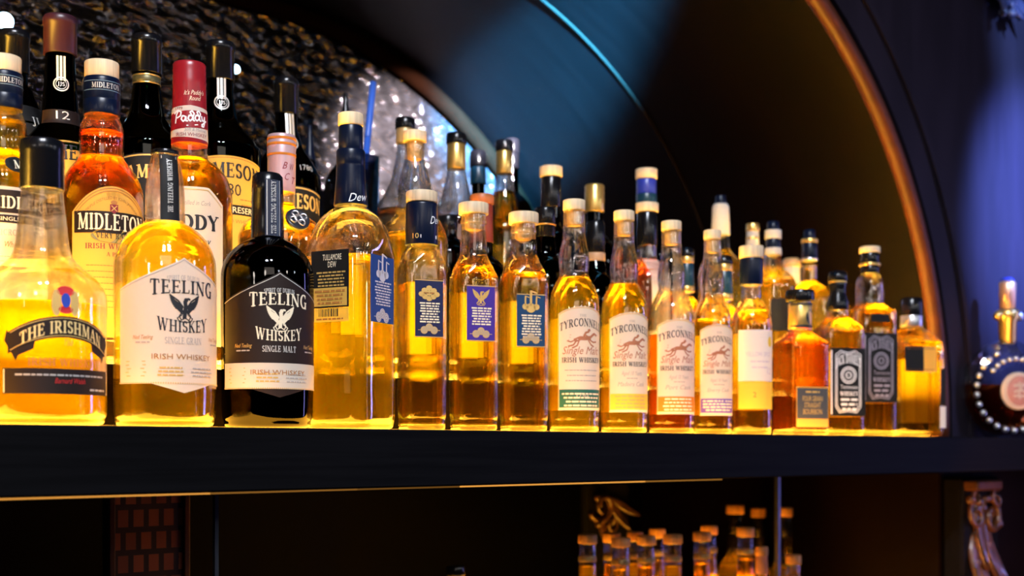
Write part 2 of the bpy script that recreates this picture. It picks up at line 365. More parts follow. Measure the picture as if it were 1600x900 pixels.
class Bottle:
    def __init__(s, name, label, cx, y, base, alpha=20, group=None, cat='bottle', rc=0.3, sqrot=0.0, n=48):
        x, s.sg, psi = pos(cx, y); s.base = base; s.rc = rc; s.rot = R(sqrot); s.n = n
        s.root = tag(empty(name, (x, y, base), psi + R(alpha) - pi / 2), label, cat, group)
        s.px = 1 / s.sg; s.shape = None
    def h(s, py): return (HZ - py) / s.sg + ZE - s.base
    def prof(s, lst):
        """[(pixel row, half width px, squareness)] top to bottom -> (z, r, sq) bottom to top"""
        return [(s.h(p[0]), p[1] * s.px, p[2] if len(p) > 2 else 0.0) for p in lst][::-1]
    def glass(s, lst, mat=GL, level=None, liq=None, wall=0.0022, foot=0.93, name='glass_body'):
        p = s.prof(lst); r0 = p[0][1]; sq0 = p[0][2]
        p = [(0.0040, r0 * .99, sq0), (0.0075, r0, sq0)] + [q for q in p if q[0] > 0.012]
        sp = smooth_profile(p); s.shape = sp
        full = [(0.0, r0 * (foot - .07), sq0), (0.0006, r0 * (foot - .03), sq0), (0.0018, r0 * (foot + .03), sq0)] + sp
        v, f = lathe(full, s.n, s.rc, s.rot, top=False)
        inner = [(max(z, 0.006), max(r - 0.0016, 0.003), q) for z, r, q in sp if z > 0.006][::-1]
        inner.append((0.0058, (sp[0][1]) * 0.85, sq0)); k = len(v); nf = len(full)
        iv, if_ = lathe(inner, s.n, s.rc, s.rot, top=True, bottom=False); n_ = s.n
        v += iv; f += [tuple(q + k for q in a) for a in if_]
        f += [((nf - 1) * n_ + i, (nf - 1) * n_ + (i + 1) % n_, k + (i + 1) % n_, k + i) for i in range(n_)]
        s.g = obj(name, v, f, mat, s.root)
        if liq:
            zl = s.h(level); z0 = 0.0075; lp = []
            for z, r, sq in sp:
                if z0 < z < zl: lp.append((z, r - wall, sq))
            rl, ql = s.rad(zl)
            rb, qb = s.rad(z0)
            lp = [(z0 - 0.002, rb * 0.86, qb), (z0 + 0.0005, rb - wall * 1.4, qb)] + lp + [(zl, rl - wall, ql)]
            v, f = lathe(lp, s.n, s.rc, s.rot); obj('liquid', v, f, liq, s.root)
        return s
    def rad(s, z):
        sp = s.shape
        if z <= sp[0][0]: return sp[0][1], sp[0][2]
        for a, b in zip(sp, sp[1:]):
            if a[0] <= z <= b[0]:
                t = (z - a[0]) / max(1e-9, b[0] - a[0]); return a[1] + (b[1] - a[1]) * t, a[2] + (b[2] - a[2]) * t
        return sp[-1][1], sp[-1][2]
    def turned(s, name, lst, mat, parent=None, bev=0.0007, sharp=True):
        """a turned piece (stopper, capsule, ring): corners get a small bevel"""
        p = s.prof(lst); q = []
        if sharp:
            q = [(p[0][0], p[0][1] - bev, p[0][2]), (p[0][0] + bev * .4, p[0][1] - bev * .3, p[0][2]), (p[0][0] + bev, p[0][1], p[0][2])] + p[1:-1] + [(p[-1][0] - bev, p[-1][1], p[-1][2]), (p[-1][0] - bev * .4, p[-1][1] - bev * .3, p[-1][2]), (p[-1][0], p[-1][1] - bev, p[-1][2])]
        else: q = p
        v, f = lathe(q, 40, s.rc, s.rot); return obj(name, v, f, mat, parent or s.root)
    def stopper(s, y0, y1, hw, mat=WOOD, cork=None, corkr=0.62):
        o = s.turned('stopper', [(y0, hw), (y1, hw)], mat, bev=0.0015)
        if cork: s.turned('cork', [(y1 + .2, hw * corkr), (cork - 3, hw * corkr), (cork, hw * corkr * .9)], CORK, o)
        return o
    # ---- surfaces that labels lie on
    def surf(s, mode, ang):
        a0 = R(ang)
        if mode == 'cyl':
            def m(u, z, off):
                r = s.rad(z)[0]; a = a0 + u / (r + 1e-6); rr = r + off
                return (rr * sin(a), -rr * cos(a), z)
        else:
            def m(u, z, off):
                r = s.rad(z)[0] + off
                return (r * sin(a0) + u * cos(a0), -r * cos(a0) + u * sin(a0), z)
        return m
    def label(s, name, hw, top, bot, mat, ang=0, mode='cyl', parent=None, off=0.0004, ncol=28, nrow=6, u0=0.0, smooth=True):
        """hw half width in px along the surface; top and bot pixel rows or functions of u/hw"""
        m = s.surf(mode, ang); v, f = [], []
        ft = top if callable(top) else (lambda t: top); fb = bot if callable(bot) else (lambda t: bot)
        for i in range(ncol + 1):
            t = -1 + 2 * i / ncol; zb, zt = s.h(fb(t)), s.h(ft(t))
            for j in range(nrow + 1): v.append(m((u0 + t * hw) * s.px, zb + (zt - zb) * j / nrow, off))
        k = nrow + 1
        f = [(i * k + j, (i + 1) * k + j, (i + 1) * k + j + 1, i * k + j + 1) for i in range(ncol) for j in range(nrow)]
        o = obj(name, v, f, mat, parent or s.root)
        o['surf'] = 0; del o['surf']; s.lab = o; s.mode = (mode, ang); return o
    def draw(s, name, v, f, mat, parent=None, off=0.0008, mode=None):
        """flat shapes given in px (u right from the label's middle, pixel row) put on the label"""
        m = s.surf(*(mode or s.mode))
        return obj(name, [m(a * s.px, s.h(b), off) for a, b in v], f, mat, parent or s.lab, smooth=False)
    def text(s, t, u, row, cap, mat, width=None, style='serif', bend=0.0, shear=0.0, parent=None, name='lettering', off=0.0008, bold=1.0, slope=0.0, grow=0.0, mode=None, vertical=False):
        """t centred at u with its baseline on pixel row; bend>0 arches up by that many px; grow enlarges the ends"""
        if any(c not in GLY for c in t): style = 'sans'
        v, f, w = serif_text(t, bold=bold) if style == 'serif' else sans_text(t, shear)
        if not v: return
        k = (width / w) if width else cap
        out = []
        for a, b in v:
            x = (a - w / 2) * k; q = x / (w * k / 2)
            hgt = b * cap * (1 + grow * q * q)
            if vertical: out.append((u + (-b * cap + cap / 2) * -1 * -1, row - x)); continue
            out.append((u + x, row - hgt + bend * q * q + slope * x))
        return s.draw(name, out, f, mat, parent, off, mode)
    def rows(s, u, top, step, n, width, th, mat, name='small_print', vary=0.25, parent=None, seed=1, off=0.0008, mode=None, gaps=True):
        """blocks of print too small to read"""
        rnd = random.Random(seed); v, f = [], []
        for i in range(n):
            w = width * (1 - vary * rnd.random()); x = u - w / 2; y = top + i * step
            while x < u + w / 2:
                l = min(th * rnd.uniform(1.5, 4.5) if gaps else w, u + w / 2 - x)
                k = len(v); v += [(x, y), (x + l, y), (x + l, y - th), (x, y - th)]; f.append((k, k + 1, k + 2, k + 3)); x += l + th * 0.6
        return s.draw(name, v, f, mat, parent, off, mode)
    def lines(s, polys, w, mat, name='emblem', parent=None, off=0.0008, mode=None):
        v, f = [], []
        for p in polys: strokes(v, f, p, w)
        return s.draw(name, v, f, mat, parent, off, mode)

# ------------------------------------------------------------------ the setting
YA, YB = 0.13, 1.15            # arch front and back
XC, AX, ZC, BZ, XL = 1.513, 0.963, ZE + 0.05, 0.90, -0.9
def arch(off=0.0, z0=ZS, n=40):
    """the arch line in (x, z) from the right foot over the top to the left foot"""
    p = [(XC + AX + off, z0)]
    p += [(XC + (AX + off) * cos(pi / 2 * i / n), ZC + (BZ + off) * sin(pi / 2 * i / n)) for i in range(n + 1)]
    p += [(XL - (AX + off) * sin(pi / 2 * i / n), ZC + (BZ + off) * cos(pi / 2 * i / n)) for i in range(n + 1)]
    return p + [(XL - AX - off, z0)]
def sheet(name, mat, ya, yb, offa=0.0, offb=0.0, z0=ZS):
    a, b = arch(offa, z0), arch(offb, z0); m = len(a)
    v = [(x, ya, z) for x, z in a] + [(x, yb, z) for x, z in b]
    return tag(obj(name, v, [(i, i + 1, m + i + 1, m + i) for i in range(m - 1)], mat), kind='structure')
VAULT = pbr('dark_lacquered_wood', (0.0021, 0.0008, 0.0007), 0.45, noise=0.35, scale=5, stretch=(1, 8, 1), spec=0.06)
WALLM = pbr('dark_plum_paint', (0.012, 0.0085, 0.015), 0.55, noise=0.3, scale=6, stretch=(3, 1, 0.6), spec=0.15)
TRIMW = pbr('mahogany_bead', (0.085, 0.019, 0.005), 0.5, noise=0.35, scale=20, spec=0.3)
BRASS = pbr('brass', (0.80, 0.52, 0.20), 0.3, metal=0.9, noise=0.2, scale=60)
EBONY = pbr('ebony_stained_wood', (0.0042, 0.0042, 0.0052), 0.6, noise=0.4, scale=4, stretch=(1, 30, 30), spec=0.04)
def hammered():
    m, nt, out = new('hammered_metal'); N = nt.nodes; L = nt.links
    b = N.new('ShaderNodeBsdfPrincipled'); L.new(b.outputs[0], out.inputs[0])
    b.inputs['Base Color'].default_value = (0.11, 0.10, 0.105, 1); b.inputs['Metallic'].default_value = 0.9; b.inputs['Roughness'].default_value = 0.13
    tc = N.new('ShaderNodeTexCoord'); mp = N.new('ShaderNodeMapping'); mp.inputs['Scale'].default_value = (1, 1, 1.7); L.new(tc.outputs['Object'], mp.inputs[0])
    nz = N.new('ShaderNodeTexNoise'); nz.inputs['Scale'].default_value = 16; nz.inputs['Detail'].default_value = 3; nz.inputs['Distortion'].default_value = 1.2; L.new(mp.outputs[0], nz.inputs['Vector'])
    vo = N.new('ShaderNodeTexVoronoi'); vo.feature = 'SMOOTH_F1'; vo.inputs['Scale'].default_value = 30; L.new(mp.outputs[0], vo.inputs['Vector'])
    ad = N.new('ShaderNodeMath'); ad.operation = 'ADD'; L.new(nz.outputs['Fac'], ad.inputs[0]); L.new(vo.outputs['Distance'], ad.inputs[1])
    bp = N.new('ShaderNodeBump'); bp.inputs['Strength'].default_value = 1.0; bp.inputs['Distance'].default_value = 0.02
    L.new(ad.outputs[0], bp.inputs['Height']); L.new(bp.outputs[0], b.inputs['Normal']); return m
HAMMER = hammered()

tag(MB().box(-4, 5, -4.5, 1.6, -0.05, 0).build('floor', pbr('dark_floor', (0.03, 0.025, 0.025), 0.5, noise=0.4, scale=6), smooth=False), kind='structure')
sheet('ceiling', VAULT, YA, YB)
# back wall of the alcove
tag(MB().box(-2.2, 2.75, YB + 0.002, YB + 0.06, 0.3, 2.5).build('wall_back', HAMMER, smooth=False), kind='structure')
# front wall with the arched opening, column face to the right of it
a = arch(); top = 3.0; xr, xl = 4.2, -3.2
v = []; f = []
for x, z in a:
    v += [(x, YA, z)]
m = len(a)
outl = [((xr if x > (XC + XL) / 2 else xl), z) for x, z in a]
v += [(x, YA, z) for x, z in outl]
f = [(i, i + 1, m + i + 1, m + i) for i in range(m - 1)]
k = len(v); zt = ZC + BZ; v += [(xr, YA, zt), (xl, YA, zt), (xl, YA, top), (xr, YA, top)]; f.append((k, k + 1, k + 2, k + 3))
tag(obj('wall_front', v, f, WALLM, smooth=False), kind='structure')
# beads and bands that trim the arch
def bead(name, y, off, r, mat):
    p = [(x, y, z) for x, z in arch(off, n=48)]
    return tag(MB().tube(p, r, 10).build(name, mat), kind='structure')
bead('trim_1', YA + 0.001, -0.006, 0.0165, TRIMW)
bead('trim_2', YB - 0.018, -0.020, 0.020, pbr('shaded_mahogany_bead', (0.005, 0.0017, 0.0008), 1.0, noise=0.3, scale=20, spec=0.0))  # back bead: mahogany with its shade put into the colour
bead('trim_3', 0.65, -0.001, 0.0035, pbr('bronze_strip', (.007, .0035, .0018), .9, spec=0.05))
def band(name, o0, o1, y0, y1, mat):
    a, b = arch(o0), arch(o1); m = len(a); v = []
    for q, y in ((a, y1), (a, y0), (b, y0), (b, y1)): v += [(x, y, z) for x, z in q]
    f = [(j * m + i, j * m + i + 1, (j + 1) * m + i + 1, (j + 1) * m + i) for j in range(3) for i in range(m - 1)]
    return tag(obj(name, v, f, mat, smooth=False), kind='structure')
band('trim_4', 0.018, 0.085, YA - 0.012, YA, WALLM)
band('trim_5', 0.085, 0.10, YA - 0.020, YA, WALLM)

RISER = pbr('dark_red_wood', (0.0045, 0.0016, 0.0010), 0.6, noise=0.4, scale=4, stretch=(1, 30, 30), spec=0.06)
# the bar shelf with its stepped, lit treads
shelf = tag(empty('bar_shelf', (0, 0, ZS)), 'long ebony shelf with stepped lit treads carrying all the whiskey bottles', 'shelf')
X0, X1 = -0.9, 3.1
MB().bbox(X0, X1, 0.0, 1.14, -0.068, -0.0005, 0.002).build('board', EBONY, shelf, smooth=False)
for pa, pb, e in ((-60, 330, .5), (330, 560, .16), (560, 720, .10), (720, 1010, .6), (1010, 1130, .2)):
    MB().box(pos(pa, 0)[0], pos(pb, 0)[0], 0.002, 0.006, -0.0700, -0.068).build('led_seam', emit('amber_led_seam_%d' % pa, (1.0, 0.42, 0.07), e), shelf, smooth=False)
XT = XC + AX - 0.03
lows = tag(empty('display_step', (0, 0, ZS)), 'lower ebony display step with a lit top behind the front row', 'step')
highs = tag(empty('display_step', (0, 0, ZS)), 'upper ebony display step with a lit top under the rear bottles', 'step')
MB().bbox(X0, XT, 0.137, 0.275, 0.0, 0.0685, 0.002).build('riser', RISER, lows, smooth=False)
MB().bbox(X0, XT, 0.276, 1.14, 0.0, 0.1485, 0.002).build('riser', RISER, highs, smooth=False)
PAN = emit('lit_acrylic', AMBER, PANEL)
def panel(y0, y1, z, p, m=PAN, x1=XT - 0.01): MB().box(X0 + 0.02, x1, y0, y1, z - 0.0006, z - 0.0003).build('light_panel', m, p, smooth=False)
panel(0.010, 0.130, 0.0, shelf, PAN, 2.225); panel(0.146, 0.262, 0.069, lows, emit('lit_acrylic_step', (1.0, 0.54, 0.06), PANEL * 4.4)); panel(0.310, 0.38, 0.149, highs, emit('lit_acrylic_top', (1.0, 0.54, 0.06), PANEL * 1.3))

# small glowing lights added in place of glints on the hammered wall
for px, py, r_, lab in ((8, 33, 13, 'added blue-white light standing in for a glint at the top left corner of the hammered wall'), (369, 108, 6, 'small added blue-white light standing in for a glint behind the silver-sealed green bottle')):
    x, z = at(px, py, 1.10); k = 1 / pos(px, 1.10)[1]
    o = tag(empty('glint_light', (x, 1.10, z)), lab, 'light', 'added lights standing in for glints on the hammered wall')
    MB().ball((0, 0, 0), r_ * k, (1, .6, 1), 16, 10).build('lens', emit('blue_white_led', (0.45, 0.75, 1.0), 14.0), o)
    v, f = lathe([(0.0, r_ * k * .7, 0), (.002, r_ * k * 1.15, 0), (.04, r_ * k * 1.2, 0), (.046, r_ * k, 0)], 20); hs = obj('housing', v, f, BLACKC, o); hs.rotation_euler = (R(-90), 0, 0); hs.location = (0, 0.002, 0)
# the dark bay below: side panel, back panel, lower shelf with its own lit strip
tag(MB().box(X0, 2.46, 0.93, 0.96, 0.0, ZS - 0.07).build('wall_lower', pbr('bay_back', (0.0018, 0.0018, 0.004), 0.6, spec=0.03), smooth=False), kind='structure')
tag(MB().box(2.46, 4.2, YA, 0.95, 0.0, ZS - 0.0685).build('wall_right', pbr('brown_side_panel', (0.005, 0.0019, 0.0012), 0.5, spec=0.05, noise=0.4, scale=4, stretch=(1, 1, 0.2)), smooth=False), kind='structure')
low = tag(empty('lower_shelf', (0, 0, 0.69)), 'lower dark shelf inside the bay under the bar shelf', 'shelf')
MB().bbox(X0, 2.455, 0.16, 0.92, -0.04, 0.0, 0.002).build('board', EBONY, low, smooth=False)
MB().box(1.45, 2.25, 0.24, 0.52, 0.0002, 0.0008).build('light_panel', emit('lit_strip', AMBER, 13.0), low, smooth=False)
MB().box(1.15, 1.35, 0.24, 0.36, 0.0002, 0.0008).build('light_panel', emit('lit_strip', AMBER, 13.0), low, smooth=False)
base = tag(empty('cabinet', (0, 0, 0)), 'dark cabinet base carrying the lower shelf', 'cabinet')
MB().bbox(X0, 2.455, 0.18, 0.92, 0.0, 0.648, 0.003).build('body', EBONY, base, smooth=False)
# slim metal posts between the shelves
for px, lab in ((337, 'slim blue-lit metal post under the left part of the long shelf'), (1215, 'slim blue-lit metal post under the right part of the long shelf')):
    x, sg, _ = pos(px, 0.20); w = 3.4 / sg
    o = tag(empty('shelf_post', (x, 0.20, 0.69)), lab, 'post', 'shelf posts')
    hgt = ZS - 0.068 - 0.69
    MB().box(-w, w, -w, w, 0.004, hgt - 0.004).build('shaft', pbr('brushed_steel', (0.10, 0.11, 0.14), 0.4, metal=0.8), o, smooth=False)
    MB().bbox(-w * 2, w * 2, -w * 2, w * 2, 0, 0.004, 0.001).build('foot', BLACKC, o, smooth=False)
    MB().bbox(-w * 2, w * 2, -w * 2, w * 2, hgt - 0.004, hgt, 0.001).build('foot', BLACKC, o, smooth=False)
# dark red woven panel standing in the bay
def woven():
    m, nt, out = new('woven_red'); N = nt.nodes; L = nt.links
    b = N.new('ShaderNodeBsdfPrincipled'); L.new(b.outputs[0], out.inputs[0]); b.inputs['Roughness'].default_value = 0.7
    tc = N.new('ShaderNodeTexCoord'); br = N.new('ShaderNodeTexBrick'); L.new(tc.outputs['Object'], br.inputs['Vector'])
    mp = N.new('ShaderNodeMapping'); mp.inputs['Rotation'].default_value = (pi / 2, 0, 0); L.new(tc.outputs['Object'], mp.inputs[0]); L.new(mp.outputs[0], br.inputs['Vector'])
    br.inputs['Scale'].default_value = 1.0; br.inputs['Brick Width'].default_value = 0.022; br.inputs['Row Height'].default_value = 0.03; br.inputs['Mortar Size'].default_value = 0.004
    br.inputs['Color1'].default_value = (0.45, 0.10, 0.035, 1); br.inputs['Color2'].default_value = (0.26, 0.055, 0.025, 1); br.inputs['Mortar'].default_value = (0.035, 0.010, 0.008, 1)
    L.new(br.outputs['Color'], b.inputs['Base Color']); return m
x0 = pos(170, 0.40)[0]; x1 = pos(298, 0.40)[0]
wp = tag(empty('woven_screen', (x0, 0.40, 0.69)), 'dark red woven screen standing in the bay under the shelf at far left', 'screen')
WOV = woven()
MB().box(0.008, x1 - x0 - 0.008, 0.004, 0.016, 0.01, 0.385).build('weave', WOV, wp, smooth=False)
MB().bbox(0, 0.01, 0, 0.02, 0, 0.388, 0.002).bbox(x1 - x0 - 0.01, x1 - x0, 0, 0.02, 0, 0.388, 0.002).bbox(0.01, x1 - x0 - 0.01, 0, 0.02, 0, 0.012, 0.002).build('frame', TRIMW, wp, smooth=False)

# carved ornaments
BRONZE = pbr('dark_gilded_wood', (0.09, 0.036, 0.013), 0.3, noise=0.5, scale=40, coat=0.4)
def spiral(cx, cz, r, turns, a0, y, sgn=1, n=40, inner=0.15):
    return [(cx + r * (1 - (1 - inner) * i / n) * cos(a0 + sgn * 2 * pi * turns * i / n), y - 0.012 * sin(pi * i / n), cz + r * (1 - (1 - inner) * i / n) * sin(a0 + sgn * 2 * pi * turns * i / n)) for i in range(n + 1)]
def leaf(c, length, width, ang, y, curl=0.02, n=10):
    mb = MB(); v = []; dx, dz = cos(ang), sin(ang)
    for i in range(n + 1):
        t = i / n; w = width * sin(pi * min(1, t * 0.93 + 0.07)) ** 0.8
        for j, (q, lift) in enumerate(((-1, 0.0), (-0.5, 0.008), (0, 0.003), (0.5, 0.008), (1, 0.0))):
            v.append((c[0] + dx * length * t - dz * q * w, y - lift - curl * t * t, c[1] + dz * length * t + dx * q * w))
        for j, (q, lift) in enumerate(((1, -0.004), (0, -0.008), (-1, -0.004))):
            v.append((c[0] + dx * length * t - dz * q * w * .9, y - lift - curl * t * t, c[1] + dz * length * t + dx * q * w * .9))
    k = 8; f = [(i * k + j, i * k + (j + 1) % k, (i + 1) * k + (j + 1) % k, (i + 1) * k + j) for i in range(n) for j in range(k)]
    f += [tuple(range(k))[::-1], tuple(n * k + j for j in range(k))]
    return mb.add(v, f)
def ornament(name, label, px, py, y, sc, scrolls, leaves, knobs, mat=BRONZE, plate=None, bar=None):
    x, z = at(px, py, y); k = sc / pos(px, y)[1]
    o = tag(empty(name, (x, y, z)), label, 'ornament')
    if plate: MB().bbox(plate[0] * k, plate[1] * k, 0.0, plate[4], plate[2] * k, plate[3] * k, 0.006).build('backplate', EBONY, o, smooth=False)
    if bar: MB().bbox(bar[0] * k, bar[1] * k, -0.03, 0.01, bar[2] * k, bar[3] * k, 0.004).build('abacus', mat, o, smooth=False)
    for cx, cz, r, t, a0, sg_ in scrolls:
        p = spiral(cx * k, cz * k, r * k, t, R(a0), 0.0, sg_); n = len(p)
        mb = MB().tube(p, [(0.20 - 0.10 * i / n) * r * k for i in range(n)], 10); mb.ball(p[-1], 0.2 * r * k, (1, 1, 1)); mb.build('scroll', mat, o)
    for cx, cz, l, w, a in leaves: leaf((cx * k, cz * k), l * k, w * k, R(a), 0.0).build('leaf', mat, o)
    for cx, cz, r in knobs: MB().ball((cx * k, -0.006, cz * k), r * k).build('knob', mat, o)
    return o
ornament('carved_corbel', 'carved scrollwork corbel under the right end of the long shelf', 1530, 790, 0.08, 1.0,
         [(-22, -14, 24, 1.4, 60, 1), (28, -18, 30, 1.5, 120, -1), (46, 10, 18, 1.3, 40, 1), (-28, 18, 14, 1.2, 0, -1)],
         [(-12, 20, 120, 13, -88), (6, 10, 130, 14, -80), (18, -40, 95, 12, -62), (-20, -40, 80, 12, -100), (30, -60, 70, 10, -75), (-4, -70, 60, 14, -80)],
         [(-38, 10, 8), (-12, 6, 8), (22, -62, 7), (52, -30, 9), (-20, -88, 8), (8, -96, 8)], plate=(-55, 70, -140, 45, 0.045), bar=(-50, 34, 24, 40))
ornament('carved_corbel', 'carved scrollwork bracket in the bay behind the orange stoppers', 945, 792, 0.66, 1.0,
         [(-12, 0, 24, 1.6, 200, 1), (10, -26, 16, 1.3, 30, -1)], [(0, 20, 70, 8, -55), (-10, -20, 50, 8, -75), (12, 14, 60, 7, -30)], [(-20, -26, 6), (-22, 14, 6)], plate=(-45, 60, -140, 40, 0.02))
ornament('carved_crest', 'glossy carved scroll crest high on the blue wall at top right', 1575, -8, 0.10, 1.0,
         [(-18, 0, 22, 1.4, 200, 1), (22, 4, 22, 1.4, -20, -1)], [(-10, 10, 60, 9, -120), (0, 10, 52, 9, -70), (14, 8, 60, 9, -40), (-24, 14, 56, 8, -150)], [(-28, -36, 7), (2, -30, 8), (22, -24, 8), (-8, -8, 7)],
         mat=pbr('polished_dark_resin', (0.03, 0.03, 0.06), 0.12, coat=1.0), plate=(-50, 60, -6, 60, 0.02))

# ------------------------------------------------------------------ front row, left to right
FRONT = 0.074
# 1 bottle with the ribbon banner
b = Bottle('whiskey_bottle', 'bell-necked glowing bottle with brown ribbon banner label at far left front', 66, FRONT, ZS, 20)
b.glass([(296, 31), (320, 33), (345, 36), (365, 38), (385, 40.5), (402, 46), (418, 61), (436, 83), (455, 94), (480, 97), (560, 97), (640, 97), (655, 94)], GL, 478, YELLOW)
c = b.turned('capsule', [(220, 31), (224, 33), (240, 33.5), (241, 33), (262, 33.5), (263, 33), (297, 33.5)], BLACKC)
b.text('Barnard Walsh', 8, 288, 8, IWHT, 40, 'sans', shear=0.3, parent=c, name='signature', mode=('cyl', 0), off=0.0012)
bn = lambda t: 12 * t * t
# ribbon banner
b.label('banner_label', 84, lambda t: 502 + 26 * t * t, lambda t: 534 + 26 * t * t, BROWNP)
lb = b.lab
for rr in (505, 531): b.lines([[(x * 4, rr + 26 * (x / 21) ** 2) for x in range(-20, 21)]], 1.2, IGLD, 'gold_line')
b.text('THE IRISHMAN', 0, 527, 18, ink('bright_gold', (0.92, 0.66, 0.26)), 132, bend=20, bold=1.15)
for s_ in (-1, 1):
    v = [(s_ * 86, 524), (s_ * 70, 548), (s_ * 44, 541), (s_ * 46, 552), (s_ * 68, 562), (s_ * 72, 570), (s_ * 90, 540)]
    b.draw('ribbon_tail', v, [tuple(range(7))], BROWNP, off=0.0004)
v, f = [], []
for q in (-14, 14): disc(v, f, q, 482, 7, 20, 16)
b.draw('crest_supporter', v, f, IGLD)
v, f = [], []; disc(v, f, 0, 464, 13, 8, 16); disc(v, f, 0, 492, 11, 6, 16); b.draw('crest_plume', v, f, IRED)
v, f = [], []; disc(v, f, 0, 478, 7, 11, 16); b.draw('crest_shield', v, f, IBLU, off=0.001)
b.text('The', 4, 546, 10, IBRN, 14, 'sans', shear=.3)
b.text('IRISH WHISKEY', 2, 577, 11, IBRN, 112)
b.label('base_label', 92, 581, 619, BROWNP)
b.lines([[(-90, 583), (90, 583)], [(-90, 617), (90, 617)], [(-90, 583), (-90, 617)], [(90, 583), (90, 617)]], 1.5, ICRM, 'border')
b.text('Barnard Walsh', 8, 603, 8, IRED, 48, 'sans', shear=.3, name='signature'); b.rows(0, 592, 1, 1, 150, 2.6, IGRY); b.rows(60, 613, 1, 1, 40, 3, IGRY, seed=3)

# 2, 3 the pair with pointed phoenix labels
def phoenix(b, u, r, k, mat):
    ln = []; tp = []
    for s_ in (-1, 1):
        for i in range(9):
            t = i / 8
            ln.append(([(u + s_ * (3 + 2 * t) * k, r - (4 - 11 * t) * k), (u + s_ * (12 + 4 * (1 - t)) * k, r - (13 - 13 * t) * k), (u + s_ * (23 - 8 * t * t) * k, r - (22 - 21 * t) * k)], (1.5 * k)))
        ln.append(([(u + s_ * 3 * k, r - 2 * k), (u + s_ * 10 * k, r - 12 * k), (u + s_ * 23 * k, r - 21 * k)], 2.4 * k))
        ln.append(([(u + s_ * 3 * k, r + 2 * k), (u + s_ * 9 * k, r + 11 * k), (u + s_ * 6 * k, r + 17 * k), (u + s_ * 1 * k, r + 14 * k)], 1.6 * k))
        ln.append(([(u + s_ * 1.5 * k, r + 1 * k), (u + s_ * 5 * k, r + 9 * k), (u + s_ * 12 * k, r + 14 * k), (u + s_ * 9 * k, r + 19 * k), (u, r + 20 * k)], 1.5 * k))
    ln.append(([(u, r - 12 * k), (u + 1 * k, r - 4 * k), (u, r + 4 * k), (u - 1 * k, r + 14 * k)], 6.0 * k))
    ln.append(([(u - 1 * k, r - 11 * k), (u + 5 * k, r - 16 * k), (u + 8 * k, r - 14.5 * k)], 3.0 * k))
    v, f = [], []
    for p, w in ln: strokes(v, f, p, w)
    disc(v, f, u + 1.5 * k, r - 13.5 * k, 3.4 * k, 3.4 * k, 12)
    b.draw('phoenix_emblem', v, f, mat)
